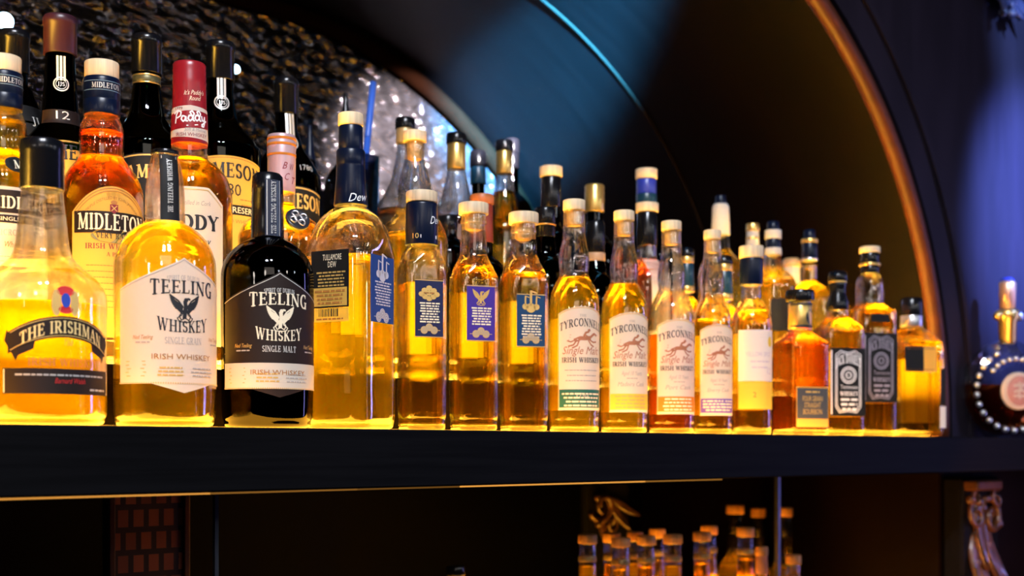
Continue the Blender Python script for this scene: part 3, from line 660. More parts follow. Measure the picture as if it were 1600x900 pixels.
def pointed(cx, name, alpha, hw, dark):
    lab = ('round-shouldered bottle with cream pointed phoenix label and clear neck' if not dark else 'near-black round-shouldered bottle with dark pointed phoenix label')
    b = Bottle('whiskey_bottle', lab, cx, FRONT, ZS, alpha)
    k = hw / 78.0
    if not dark:
        b.glass([(243, 20), (252, 22), (270, 26), (300, 29.5), (330, 30), (344, 30), (350, 33), (356, 43), (366, 55), (380, 66), (398, 74), (425, 78), (540, 78), (640, 77.5), (654, 75)], GL, 353, GOLD)
        b.turned('stopper', [(236, 21), (243, 22)], BLACKC)
        b.label('neck_strip', 15, 246, 349, BLACKP, -6)
        b.text('THE TEELING WHISKEY', 0, 297, 7.5, ISIL, 88, vertical=True)
        for q in (-11, 11): b.lines([[(q, 248), (q, 347)]], 1, ISIL, 'silver_line')
    else:
        b.glass([(372, 24), (376, 30), (383, 42), (394, 55), (408, 65), (428, 71), (460, 71.5), (540, 71), (640, 70), (654, 67)], DARKG, 378, CHEST)
        c = b.turned('capsule', [(272, 20), (277, 23.5), (300, 24.5), (301, 24), (318, 25), (319, 24.4), (352, 25.5), (374, 25.5)], BLACKC)
        b.mode = ('cyl', 6); sh = b.shape; b.shape = [(b.h(374), 25.6 * b.px, 0), (b.h(272), 24.8 * b.px, 0)]
        b.label('neck_strip', 13, 285, 372, pbr('blue_black_foil', (0.015, 0.022, 0.05), .25, metal=.3), 6, parent=c, off=0.0006)
        b.text('THE TEELING WHISKEY', 0, 328, 7.5, ISIL, 82, vertical=True)
        b.lines([[(-10, 286), (-10, 371)], [(10, 286), (10, 371)]], 1, ISIL, 'silver_line'); b.shape = sh
    T = lambda y: 412 + (y - 412) * 1.0 if not dark else 433 + (y - 412) * 0.93
    W_ = 106 * k
    pk = lambda t: T(412 + 47 * abs(t) ** 0.85 if abs(t) > .02 else 412)
    P, I1 = (CREAM, IBLK) if not dark else (BROWNP, ICRM)
    b.label('front_label', W_, pk, lambda t: T(603) if abs(t) > .46 else T(603 + 14 * (1 - abs(t) / .46)), P, ncol=48)
    lb = b.lab
    b.lines([[(W_ * t / 20, pk(t / 20) + 3) for t in range(-20, 21)]], 0.9, IGRY if not dark else ISIL, 'border')
    if dark:
        b.label('lower_band', W_, T(561), T(603), CREAM, parent=lb, off=0.0007)
    b.mode = ('cyl', 0); I3 = IBLK if not dark else ICRM
    b.text('SPIRIT OF DUBLIN', 0, T(446), 7 * k, IGRY if not dark else ISIL, 52 * k, bend=2, parent=lb)
    b.text('TEELING', 1, T(466), 19 * k, I1, 104 * k, bend=4.5, bold=1.1, parent=lb, grow=0.32)
    phoenix(b, 1, T(490), 1.0 * k, I1 if not dark else ICRM)
    b.text('WHISKEY', 0, T(525), 17 * k, I1, 80 * k, bend=-3, bold=1.1, parent=lb, grow=.2)
    b.text('SINGLE GRAIN' if not dark else 'SINGLE MALT', 0, T(543), 10 * k, IGRY if not dark else ISIL, 58 * k, parent=lb)
    b.lines([[(-W_, T(545)), (W_, T(547))], [(-W_, T(562)), (W_, T(562))], [(-W_, T(601)), (W_, T(601))]], 1.0, IBRN, 'rule', lb, off=0.0011)
    b.text('IRISH WHISKEY', 0, T(566 if not dark else 580), 8 * k, IBRN, 96 * k, 'sans', parent=lb, off=0.0011)
    for q in (-1, 1): b.text('Ned Teeling', q * 62 * k, T(536), 6, IBRN if not dark else IGLD, 32 * k, 'sans', shear=.3, parent=lb, name='signature'); b.rows(q * 62 * k, T(542), 1, 1, 24, 2, IGRY, parent=lb)
    b.rows(-20 * k, T(580), 5.5, 3, 44 * k, 2.2, IGLD, parent=lb, seed=2, off=0.0011); b.rows(32 * k, T(580), 5.5, 3, 44 * k, 1.8, IGRY, parent=lb, seed=5, off=0.0011); b.rows(-74 * k, T(570), 5.5, 5, 36 * k, 1.0, IGLD, parent=lb, seed=7, off=0.0011, gaps=False)
    v, f = [], []
    for i in range(60): x = -W_ + W_ * 2 * i / 60; n = len(v); v += [(x, T(603)), (x + 1.6, T(603)), (x + 1.6, T(601)), (x, T(601))]; f.append((n, n + 1, n + 2, n + 3))
    b.draw('edge_beading', v, f, IGLD, lb, off=0.0012)
    if not dark:
        b.label('back_label', 60, 440, 590, BACKP, 180, off=0.0005)
    return b
pointed(258, 'whiskey_bottle', 21, 78, False)
pointed(418, 'whiskey_bottle', 15, 71, True)

# 4 three-cornered bottle with blue side label
def stills(b, u, r, k, mat):
    """copper pot stills drawn in foil"""
    v, f = [], []
    for du, s_ in ((0, 1.25), (-10, .8), (10, .8)):
        disc(v, f, u + du * k, r + (2 if du else 4) * k, 7 * s_ * k, 6.5 * s_ * k, 16)
        strokes(v, f, [(u + du * k, r), (u + du * k, r - 12 * s_ * k), (u + (du + .5) * k, r - 20 * s_ * k)], 3.4 * s_ * k)
        strokes(v, f, [(u + du * k, r - 20 * s_ * k), (u + (du + 9 * s_) * k, r - 17 * s_ * k)], 1.8 * s_ * k)
    b.draw('pot_still_emblem', v, f, mat)
def medals(b, u, r, k, mat):
    v, f = [], []
    for du, dr in ((-9, 3), (9, 3), (0, -2)): disc(v, f, u + du * k, r + dr * k, 6.6 * k, 6.6 * k, 20)
    b.draw('medal', v, f, mat)
    v, f = [], []
    for du, dr in ((-9, 3), (9, 3), (0, -2)): strokes(v, f, circ(u + du * k, r + dr * k, 5 * k), .8 * k); strokes(v, f, circ(u + du * k, r + dr * k, 2.4 * k, n=12), 1.2 * k)
    b.draw('medal_ring', v, f, IGRY, off=0.0011)
    b.lines([[(-20 * k, r + 3 * k), (20 * k, r + 3 * k)]], .8, mat, 'rule')
b = Bottle('whiskey_bottle', 'dome-shouldered bottle with black and blue side labels and navy capsule', 548, 0.074, ZS, 12, sqrot=45, rc=.42)
b.glass([(318, 25), (326, 26), (331, 33), (339, 43), (350, 52), (364, 59), (380, 62, .25), (396, 58, .8), (408, 57, 1), (500, 57, 1), (640, 57, 1), (657, 55, 1)], GL, 405, GOLD)
c = b.turned('capsule', [(235, 21.5), (238, 22.5), (258, 22.5), (259, 22), (262, 22.5), (280, 23), (322, 26.5)], BLUEC)
b.turned('stopper', [(178, 19.5), (198, 20)], WOOD, bev=.0015); b.turned('neck_band', [(198, 18.5), (236, 19)], BLUEC)
sh = b.shape; b.shape = [(b.h(322), 26.7 * b.px, 0), (b.h(280), 23.2 * b.px, 0), (b.h(236), 22.5 * b.px, 0)]
b.text('Dew', 8, 318, 13, IWHT, 34, 'sans', shear=.35, parent=c, name='signature', mode=('cyl', 0), off=0.0006, slope=-.12); b.shape = sh
b.label('side_label', 34, 399, 486, BLACKP, -45, 'flat')
b.text('TULLAMORE', 4, 414, 9, ICRM, 34, 'sans'); b.text('DEW', 4, 425, 9, ICRM, 15, 'sans'); b.rows(2, 434, 5, 5, 54, 2.4, IGLD)
lo = b.label('print_panel', 31, 456, 484, GOLDP, -45, 'flat', off=0.0008); b.rows(0, 463, 6, 4, 56, 3.2, IBRN, off=.0012)  # back-lit yellow put into the paper colour, here and on the barcode panel
lo = b.label('barcode_panel', 34, 487, 508, BACKY, -45, 'flat', off=0.0008)
rnd = random.Random(4); v, f = [], []; x = -20
while x < 16: w = rnd.choice((1, 1.6, 2.4)); n = len(v); v += [(x, 488), (x + w, 488), (x + w, 500), (x, 500)]; f.append((n, n + 1, n + 2, n + 3)); x += w + rnd.choice((1, 1.5, 2))
b.draw('barcode', v, f, IBLK, lo, off=0.0012); b.rows(0, 505, 1, 1, 50, 2.4, IBRN, parent=lo, off=.0012)
b.label('blue_label', 34, 404, 507, BLUEP, 45, 'flat'); stills(b, 0, 430, 1.15, ISIL); b.rows(2, 446, 4.3, 9, 48, 2.3, ISIL); medals(b, 0, 495, 1.2, ISIL)
b.label('back_label', 32, 410, 520, BACKP, 135, 'flat'); b.label('back_label', 32, 410, 520, BACKP, -135, 'flat')

# 5, 6, 7 square-shouldered bottles with a dark side label each
def crest_tiles(b, u, r, k, mat):
    v, f = [], []
    for du, dr in ((0, -7), (-8, -3), (8, -3), (0, 1), (-13, 3), (13, 3), (-7, 7), (7, 7), (0, 10)): disc(v, f, u + du * k, r + dr * k, 5.4 * k, 4.4 * k, 8)
    b.draw('family_emblem', v, f, mat); b.rows(u, r + 2 * k, 4 * k, 1, 20 * k, 2.2 * k, IBRN, off=.0011)
def trio(cx, lab, pm, y0, y1, emblem, rows_n, capt, dark, level, capsule=False, base=668):
    dy = base - 668
    b = Bottle('whiskey_bottle', lab, cx, 0.070, ZS, 20, 'square-shouldered bottles with dark side labels', rc=.34)
    nt, nb = capt + 18, 386 if capsule else 404 + dy * .5
    b.glass([(nt, 19.5), (nt + 8, 19.5), (nt + 10, 20.5), (nt + 14, 20.5), (nt + 16, 18.5), (nb - 25, 20.5), (nb - 8, 21.5), (nb + 2, 25), (nb + 12, 30.5), (nb + 24, 33, .5), (nb + 36, 32.5, 1), (540, 32.5, 1), (640, 32.5, 1), (655 + dy, 31, 1)], GL, level, dark)
    o = b.stopper(capt, capt + 18, 23.5 if not capsule else 24.5, WOOD, None if capsule else capt + 42, .58)
    if capsule:
        c = b.turned('capsule', [(319, 24.5), (322, 25), (340, 25), (384, 25.5)], BLUEC)
        sh = b.shape; b.shape = [(b.h(386), 25.7 * b.px, 0), (b.h(318), 25 * b.px, 0)]
        b.text('Dew', 14, 352, 12, IWHT, 26, 'sans', shear=.35, parent=c, name='signature', mode=('cyl', 8), off=.0005, slope=-.1)
        b.text('10', -22, 376, 8, IGLD, 10, 'sans', parent=c, mode=('cyl', 8), off=.0005); b.text('10', 22, 376, 8, IGLD, 10, 'sans', parent=c, mode=('cyl', 8), off=.0005); b.lines([[(-14, 373), (14, 373)]], 5, ISIL, 'silver_bar', c, .0005, ('cyl', 8)); b.shape = sh
    b.label('side_label', 23, y0, y1, pm, 0, 'flat'); lb = b.lab
    for yy in (y0 + 1, y1 - 1): b.lines([[(-23, yy), (23, yy)]], 1.2, IGLD, 'gold_edge')
    h = y1 - y0
    emblem(b, 0, y0 + h * .22, .95, IGLD); b.rows(1, y0 + h * .42, 4.1, rows_n, 34, 2.2, ICRM); medals(b, 0, y1 - 14, .9, IGLD)
    b.label('back_label', 22, y0 + 6, y1 + 22, BACKP, 180, 'flat')
    b.label('far_side_label', 22, y0 + 6, y1, BACKP, 90, 'flat')
def eagle(b, u, r, k, mat): phoenix(b, u, r, .62 * k, mat)
trio(659, 'square bottle with navy capsule under its wooden stopper and navy side label', NAVYP, 441, 530, crest_tiles, 8, 300, HONEY, 445, True, 668)
trio(740, 'clear-necked square bottle with purple side label and wooden stopper', PURP, 450, 536, eagle, 7, 318, HONEY, 420, False, 670)
trio(818, 'clear-necked square bottle with teal side label and wooden stopper', TEALP, 463, 545, lambda b, u, r, k, m: stills(b, u, r, .95 * k, m), 9, 333, HONEY, 428, False, 671)

# 8 to 11 bulb-necked bottles with arched racehorse labels
def horse(b, u, r, k, mat):
    L_ = [([(-18, 1), (-9, -3), (0, -3), (9, -4)], 6.5), ([(8, -4), (14, -9), (18, -11)], 4), ([(17, -11), (23, -8)], 3.4), ([(-17, 0), (-24, 3), (-30, 1)], 2), ([(-15, 1), (-20, 8), (-28, 10)], 2.4), ([(-11, 1), (-14, 9), (-22, 13)], 2.2), ([(7, -1), (15, 3), (22, 2)], 2.4), ([(5, 0), (10, 7), (16, 10)], 2.2), ([(-3, -5), (0, -12), (6, -14)], 3.4), ([(5, -15), (8, -17)], 4.2), ([(0, -8), (6, -5)], 2.2)]
    v, f = [], []
    for p, w in L_: strokes(v, f, [(u + a * k, r + c * k) for a, c in p], w * k)
    b.draw('racehorse_emblem', v, f, mat)
    b.rows(u - 14 * k, r - 8 * k, 4 * k, 3, 30 * k, .7, IRUST, vary=.5, seed=9, gaps=False); b.rows(u, r + 15 * k, 2, 1, 36 * k, 1, IGRY, gaps=False)
def racer(cx, hw, cap0, lt, lb_, base, strip, stripname, liq, level, third, kk):
    lab = 'bulb-necked bottle whose arched racehorse label ends in a %s strip' % stripname
    b = Bottle('whiskey_bottle', lab, cx, 0.070, ZS, 20, 'bulb-necked racehorse-label bottles')
    k = hw / 40.0; c1 = cap0 + 17 * kk; Y = lambda q: cap0 + (q - 313) * (base - cap0) / (672 - 313.)
    b.glass([(c1, 17 * k), (Y(352), 17 * k), (Y(355), 18 * k), (Y(360), 17.5 * k), (Y(372), 18 * k), (Y(388), 21.5 * k), (Y(402), 23.8 * k), (Y(413), 23.8 * k), (Y(426), 22.6 * k), (Y(435), 25 * k), (Y(446), 31 * k), (Y(460), 36.5 * k), (Y(478), 39.5 * k), (Y(500), 40 * k), (Y(645), 39.5 * k), (Y(658), 38.5 * k)], GL, level, liq)
    b.stopper(cap0, c1, 17.5 * k, WOOD, Y(353), .66)
    a_ = 40 * k; ar = lambda t: lt + 11 * k * t * t
    b.label('front_label', a_, ar, lb_, CREAM); lb = b.lab
    u = 40 * k; H = lb_ - lt; row = lambda q: lt + H * q
    b.lines([[(a_ * t / 10 * .97, ar(t / 10) + 1.5) for t in range(-10, 11)], [(-a_ * .97, ar(1)), (-a_ * .97, lb_ - 2), (a_ * .97, lb_ - 2), (a_ * .97, ar(1))]], 1.3, IGLD, 'gold_border')
    b.text('THE', 0, row(.10), 4 * k, IGRY, 11 * k)
    b.text('TYRCONNELL', 0, row(.19), 12 * k, IBLK, 74 * k, bend=8 * k, bold=1.05, style='serif')
    horse(b, 4 * k, row(.325), .95 * k, IRUST)
    b.text('Single Malt', -1, row(.46), 12 * k, IRUST, 62 * k, 'sans', shear=.32)
    b.text('IRISH WHISKEY', 0, row(.54), 7.5 * k, IBLK, 66 * k, bold=1.15)
    if third: b.text('Aged 10 Years', 0, row(.63), 7 * k, IGRY, 36 * k, 'sans', shear=.3); b.text(third, 0, row(.74), 7.5 * k, IGRY, 48 * k, 'sans', shear=.3); b.rows(0, row(.665), 2, 1, 18, 1.2, IGRY)
    else: b.rows(0, row(.62), 8 * k, 3, 58 * k, 1.5, IGRY, vary=.2); b.text('1762', 0, row(.87), 6 * k, IGRY, 20 * k, 'sans')
    b.label('strip_label', a_ * .94, row(.80) if not third else row(.815), lb_ - 4, strip, off=.0007, parent=lb)
    b.rows(0, row(.85), 6 * k, 4, 66 * k, 2.4, ICRM if stripname != 'yellow' else IGLD, parent=lb, seed=cx, off=.0011)
    b.label('back_label', a_ * .9, lambda t: lt + 12 + 9 * t * t, row(.76), BACKC, 180); b.label('back_strip', a_ * .9, row(.76), lb_ - 2, BACKY, 180)
    return b
racer(897, 40, 313, 483, 642, 672, GREENP, 'dark green', GOLD, 436, None, 1)
racer(975, 37, 330, 492, 645, 674, YELP, 'yellow', GOLD, 446, 'Madeira Cask', .95)
racer(1049, 36, 346, 502, 648, 676, ORAP, 'orange', COPPER, 524, 'Port Cask', .9)
racer(1113, 31, 360, 510, 650, 678, VIOP, 'violet', HONEY, 500, 'Sherry Cask', .88)

# 12 white-label bottle
b = Bottle('whiskey_bottle', 'navy-capsuled bottle with plain white label bearing a yellow dot', 1174, 0.070, ZS, 20)
b.glass([(445, 15.5), (465, 15.8), (470, 17), (480, 23), (492, 28.5), (506, 31.5), (520, 32), (660, 31.5), (668, 30.5)], GL, 488, HONEY)
b.stopper(385, 404, 19); b.turned('capsule', [(404, 17.5), (408, 18), (446, 17.5)], BLUEC)
b.label('front_label', 32, 518, 597, WHITEP); v, f = [], []; disc(v, f, 22, 536, 5, 8); b.draw('yellow_dot', v, f, YELP)
b.text('YELLOW SPOT', 2, 559, 7, ILIL, 44, 'sans'); b.rows(4, 568, 9, 2, 34, 2, ILIL); b.text('12', 20, 586, 9, ILIL, 9, 'sans')
b.label('strip_label', 32, 598, 640, YELP); b.text('2', -6, 622, 8, IBRN, 5, 'sans')
b.label('back_label', 30, 520, 640, BACKP, 180)

# 13 square copper bottle
b = Bottle('whiskey_bottle', 'square copper-coloured bottle with small charcoal label low on its face', 1250, 0.070, ZS, 34, rc=.14)
b.glass([(468, 15), (474, 17.5), (514, 17.5), (519, 19), (526, 24, .5), (534, 31, .9), (542, 33, 1), (560, 33, 1), (668, 33, 1), (675, 32, 1)], GL, 522, COPPER)
b.turned('stopper', [(454, 21.5), (458, 22.5), (471, 22.5)], BLACKC); b.turned('neck_label', [(475, 18), (514, 18.2)], GOLDF); v, f = [], []; disc(v, f, 8, 497, 9, 12); b.mode = ('cyl', 0); b.draw('neck_seal', v, f, IBLK, b.root, off=.001)
for rr in (477, 511): b.lines([[(x, rr) for x in range(-26, 27, 4)]], 3.5, IBLK, 'neck_band', b.root, .001, ('cyl', 0))
b.label('face_label', 29, 606, 668, GOLDP, 0, 'flat'); lb = b.lab
b.label('dark_panel', 28, 608, 655, pbr('charcoal_paper', (.06, .065, .075), .5), 0, 'flat', off=.0008, parent=lb); b.rows(0, 615, 3, 1, 26, 2.5, IGLD, parent=lb, off=.0012)
for t, r_, w in (('FOUR GRAIN', 628, 36), ('STRAIGHT', 638, 30), ('BOURBON', 648, 34)): b.text(t, 0, r_, 8, IGLD, w, 'sans', parent=lb, off=.0012)

# 14, 15 square black-label bottles
def arched_black(cx, y, alpha, lab, half, prof, level, liq, top, bot, colr, capf):
    b = Bottle('whiskey_bottle', lab, cx, y, ZS, alpha, 'square bottles with black arched-lettering labels', rc=.16)
    b.glass(prof, GL, level, liq); capf(b)
    b.label('front_label', half, top, bot, BLACKP, 0, 'flat'); lb = b.lab; H = bot - top; r_ = lambda q: top + H * q
    b.label('side_label', half * .9, top, bot, BLACKP, -90, 'flat'); b.rows(0, r_(.1), 5, 12, half, 1.2, colr, seed=6); b.mode = ('flat', 0)
    s_ = half * .82
    frame = [(-s_ * .86, r_(.10)), (-s_ * .86, r_(.86)), (-s_ * .6, r_(.95)), (0, r_(.93)), (s_ * .6, r_(.95)), (s_ * .9, r_(.86)), (s_ * .9, r_(.10)), (s_ * .5, r_(.04)), (0, r_(.07)), (-s_ * .5, r_(.04)), (-s_ * .86, r_(.10))]
    b.lines([frame, [(p[0] * .88, r_(.5) + (p[1] - r_(.5)) * .94) for p in frame]], 1.3, colr, 'scroll_frame', lb)
    b.lines([[(-half * .93, r_(.04)), (-half * .93, r_(.97))]], 2.2, colr, 'edge_rule', lb)
    b.text("JACK DANIEL'S", 1, r_(.22), H * .13, colr, s_ * 1.75, bend=H * .07, bold=1.6, parent=lb)
    v, f = [], []
    for q in (.82, .62, .30): strokes(v, f, circ(1, r_(.40), s_ * .55 * q * 1.15, H * .125 * q * 1.15), 1.8)
    b.draw('round_badge', v, f, colr, lb)
    b.text('No.7', 1, r_(.415), H * .035, colr, s_ * .3, 'sans', parent=lb)
    b.text('Tennessee', 2, r_(.60), H * .06, colr, s_ * 1.2, 'sans', parent=lb); b.text('WHISKEY', 2, r_(.70), H * .06, colr, s_ * 1.25, bold=1.5, parent=lb); b.rows(2, r_(.775), H * .07, 3, s_ * 1.2, H * .035, colr, parent=lb)
    b.label('back_label', half, top + 3, bot, BACKP, 180, 'flat')
    return b
def cap_jd(b):
    b.turned('stopper', [(423, 9), (426, 14), (432, 15), (440, 15)], BLACKC, bev=.001); b.turned('band', [(439, 13.5), (443, 13.5)], GOLDF); b.turned('capsule', [(443, 14.5), (449, 12.5), (460, 13), (472, 17), (485, 17.5)], BLACKC)
arched_black(1309, 0.068, 29, 'square amber bottle with white-on-black lettered label and black ball stopper', 30,
             [(480, 17), (492, 17.5), (497, 19), (506, 26, .6), (514, 30, .95), (522, 31, 1), (668, 31, 1), (676, 30, 1)], 500, HONEY, 546, 651, IWHT, cap_jd)
def cap_sb(b):
    b.stopper(386, 396, 16); b.turned('band', [(412, 16.5), (416, 16.5)], GOLDF); b.turned('capsule', [(396, 14.5), (412, 14.5)], BLACKC); b.turned('capsule', [(416, 14.5), (428, 14.5)], BLACKC)
    b.label('small_plate', 16, 494, 506, BLACKP, 0, 'flat')
# 15 stands just behind the fourteenth on the same ledge
arched_black(1359, 0.080, 31, 'taller square bottle with grey-on-black label and wooden-topped stopper', 29,
             [(428, 13.5), (432, 17), (442, 21), (458, 22), (472, 22), (477, 23), (483, 28, .5), (489, 31, 1), (668, 31, 1), (676, 30, 1)], 478, HONEY, 523, 630, pbr('ink_slate', (.30, .28, .36), .5), cap_sb)

# 16 last broad bottle beside the arch foot
b = Bottle('whiskey_bottle', 'broad amber bottle with black cap standing last beside the arch foot', 1424, 0.068, ZS, 31, rc=.25)
b.glass([(490, 16), (508, 16.5), (513, 19), (522, 27, .5), (532, 33, .9), (545, 38, 1), (600, 38.5, 1), (668, 38.5, 1), (676, 37, 1)], GL, 535, HONEY)
b.turned('stopper', [(466, 15), (470, 17), (494, 17)], BLACKC); b.turned('collar', [(494, 16.8), (511, 17)], SILVER)
b.label('face_label', 26, 545, 583, GOLDP, 0, 'flat', u0=-6); b.lines([[(-30, 548), (16, 548)], [(-30, 580), (16, 580)]], 1.4, IBRN, 'border'); b.label('dark_end', 16, 545, 583, BLACKP, 0, 'flat', u0=-18, off=.0008)
b.label('tax_strip', 4, 578, 634, BLACKP, 0, 'flat', u0=31); b.label('tax_strip', 5, 636, 669, WHITEP, 0, 'flat', u0=31)
b.label('back_label', 36, 560, 660, BACKP, 180, 'flat')

# 17 round decanter on the shelf in front of the column
x, sg, psi = pos(1574, 0.062); k = 1 / sg
d = tag(empty('decanter', (x, 0.062, ZS), psi - pi / 2 + R(30)), 'round studded crystal decanter with oval medallion in front of the blue wall', 'decanter')
zz = lambda py: (HZ - py) / sg + ZE - ZS
def disk_profile(rad, z0, depth, n=32, m=10, tooth=0.0):
    """lens-shaped flask: a disc seen face on, thick in the middle"""
    v, f = [], []
    for j in range(m + 1):
        t = -pi / 2 + pi * j / m
        for i in range(n):
            a = 2 * pi * i / n; rr = rad * max(0.02, cos(t)) ** 0.6 * (1 + (tooth if i % 2 else 0) * cos(t))
            v.append((rr * sin(a), depth * sin(t), z0 + max(-rad * 0.93, -rr * cos(a))))
    for j in range(m): f += [(j * n + i, j * n + (i + 1) % n, (j + 1) * n + (i + 1) % n, (j + 1) * n + i) for i in range(n)]
    f += [tuple(range(n))[::-1], tuple(m * n + i for i in range(n))]
    return v, f
rad = 78 * k; zc = rad * 0.93 + 0.001
v, f = disk_profile(rad, zc, 0.040, 40, 10, .035); obj('flask', v, f, GL, d, smooth=False)
v, f = disk_profile(rad * .93, zc, 0.035, 32, 10); vv = [(a, bb, min(c, zc + 0.012)) for a, bb, c in v]; obj('cognac', vv, f, liquid('dark_cognac', (.55, .14, .03), .05, (.6, .12, .02)), d)
def turn(name, lst, mat, par=d, n=24):
    v, f = lathe([(zz(y), r * k, 0) for y, r in lst][::-1], n); return obj(name, v, f, mat, par)
turn('neck', [(518, 11), (530, 12), (545, 15), (556, 24)], GL)
turn('collar', [(484, 15), (488, 18), (498, 18), (502, 14), (536, 13), (538, 10)], GOLDF)
turn('stopper', [(440, 11), (443, 13), (486, 12)], pbr('copper_stopper', (.85, .50, .30), .35, metal=.6)); turn('stopper_top', [(434, 6), (437, 10), (441, 11)], ROYAL)
for s_ in (-1, 1): MB().ball((s_ * 17 * k, -0.004, zz(494)), 8 * k).build('collar_knob', GOLDF if s_ < 0 else SILVER, d)
n = 26
for i in range(n):
    a = 2 * pi * i / n
    if cos(a) < .96: MB().ball((rad * .80 * sin(a), -0.027, zc + rad * .80 * cos(a)), 5.2 * k, nu=8, nv=6).build('stud', SILVER, d)
for i in range(9):
    a = R(-52 + 13 * i); MB().ball((rad * .62 * sin(a), -0.034, zc + rad * .62 * cos(a)), 4.6 * k, nu=8, nv=6).build('stud', SILVER, d)
def oval(name, rx, rz, y, th, mat):
    v, f = [], []; n = 32
    for yy, q in ((y + th, 1.0), (y + th * .2, 1.0), (y, .93)): v += [(rx * q * cos(2 * pi * i / n), yy, zc - 0.002 + rz * q * sin(2 * pi * i / n)) for i in range(n)]
    f = [(j * n + i, j * n + (i + 1) % n, (j + 1) * n + (i + 1) % n, (j + 1) * n + i) for j in range(2) for i in range(n)] + [tuple(2 * n + i for i in range(n)), tuple(range(n))]
    return obj(name, v, f, mat, d)
md = oval('medallion', 28 * k, 29 * k, -0.0475, 0.007, paper('bone', (.75, .68, .62))); MBm = oval('medallion_face', 21 * k, 23 * k, -0.0485, 0.003, pbr('rose_enamel', (.45, .22, .20), .4)); MBm.parent = md
v, f = [], []
for p in ([(0, -12), (-2, -4), (3, 4), (-1, 13)], [(-9, -2), (0, 2), (9, -2)], [(-5, 10), (0, 5), (6, 11)], [(-10, 8), (10, 8)], [(-10, -8), (10, -8)]): strokes(v, f, p, 3)
obj('emblem', [(a * k, -0.0492, zc - 0.002 + bb * k) for a, bb in v], f, paper('bone', (.75, .68, .62)), md, False)

# ------------------------------------------------------------------ middle step
MID, REAR, FAR = 0.212, 0.345, 0.440
WH = 'whiskey_bottle'
def midl(b, u, r, cap, width, bend=0): b.text('MIDLETON', u, r, cap, ICRM, width, bold=1.15, bend=bend, off=.0015)
def midleton(cx, lab, alpha, level, liq, dome, c0=98):
    b = Bottle(WH, lab, cx, MID, TIER_M, alpha, 'bulb-necked bottles with wooden stoppers at left')
    d = c0 - 98
    b.glass([(181 + d, 24), (186 + d, 27), (200 + d, 32), (216 + d, 34), (232 + d, 33), (246 + d, 33), (254 + d, 38), (268 + d, 49), (285 + d, 58), (305 + d, 63), (340 + d, 64), (450, 64), (530, 63), (540, 60)], GL, level, liq)
    b.stopper(c0, c0 + 27, 26); c = b.turned('capsule', [(c0 + 26, 27), (c0 + 30, 28), (c0 + 60, 28), (c0 + 61, 27.5), (c0 + 62, 28), (c0 + 84, 28)], BLUEC)
    sh = b.shape; b.shape = [(b.h(c0 + 84), 28 * b.px, 0), (b.h(c0 + 26), 28 * b.px, 0)]
    b.text('MIDLETON', 0, c0 + 46, 8, ISIL, 46, parent=c, mode=('cyl', 0), off=.0005); b.lines([[(q, c0 + rr) for q in range(-40, 41, 4)] for rr in (35, 49)], .9, pbr('ink_steel', (.2, .3, .4), .4), 'neck_line', c, .0005, ('cyl', 0)); b.shape = sh
    return b
b = midleton(6, 'bulb-necked pale bottle with wooden stopper cut by the left frame edge', 24, 190, GOLD, False, 89)
v, f = [], []; disc(v, f, 0, 266, 17, 13); b.mode = ('cyl', -4); b.draw('neck_seal', v, f, BLACKP, b.root, .0006); b.text('M', 2, 273, 14, ICRM, 13, parent=b.root, off=.001)
b.label('front_label', 62, 303, 520, CREAM, 4)
b.label('banner', 58, 308, 343, BROWNP, 4, off=.0008); midl(b, 0, 336, 18, 104); b.label('sub_banner', 58, 346, 358, BROWNP, 4, off=.0008); b.text('SINGLE POT STILL', 0, 355, 6, ICRM, 80, 'sans', off=.0012)
b.text('MICRODISTILLERY', 0, 377, 9, IGRY, 88); b.text('Whiskey Factory', 0, 395, 9, IBRN, 60, 'sans', shear=.3); b.rows(0, 410, 7, 6, 90, 1.4, IGRY)

b = midleton(159, 'bulb-necked amber bottle with gold dome-topped label and brown banner', 16, 207, liquid('amber_whiskey', (.86, .52, .18), .03, (.9, .42, .06)), True, 98)
b.label('front_label', 64, lambda t: 302 + 40 * t * t, 532, GOLDP); lb = b.lab
b.lines([[(62 * t / 12, 305 + 40 * (t / 12) ** 2) for t in range(-12, 13)], [(60 * t / 12, 309 + 40 * (t / 12) ** 2) for t in range(-12, 13)]], 1, IBRN, 'border')
b.text('TRIPLE DISTILLED BY JOHN JAMESON', 0, 322, 4.5, IBRN, 84, 'sans', bend=22, parent=lb)
b.label('banner', 60, 341, 374, BROWNP, 0, off=.0008, parent=lb); midl(b, 0, 369, 24, 106); b.lab = lb
b.lines([[(-58, 339.5), (58, 339.5)]], 1, IBRN, 'rule')
b.draw('crest', [(-6, 330), (6, 330), (6, 340), (0, 344), (-6, 340)], [(0, 1, 2, 3, 4)], IMAR, off=.001); b.lines([[(-4, 332), (4, 340)], [(4, 332), (-4, 340)]], 1.3, IGLD, 'crest_cross', off=.0013); v, f = [], []; disc(v, f, 0, 327, 5, 3.4, 10); b.draw('crest_crown', v, f, IBRN)
v, f = [], []; disc(v, f, 0, 378, 34, 11, 28); b.draw('olive_oval', v, f, pbr('paper_olive', (.28, .22, .05), .6), off=.0011); b.text('VERY RARE', 0, 382, 9, IBLK, 52, off=.0015)
b.text('IRISH WHISKEY', 0, 398, 8, IMAR, 84); b.text('A BLEND', 6, 409, 6, IMAR, 34); b.rows(0, 424, 9, 8, 84, 1.3, IBRN)

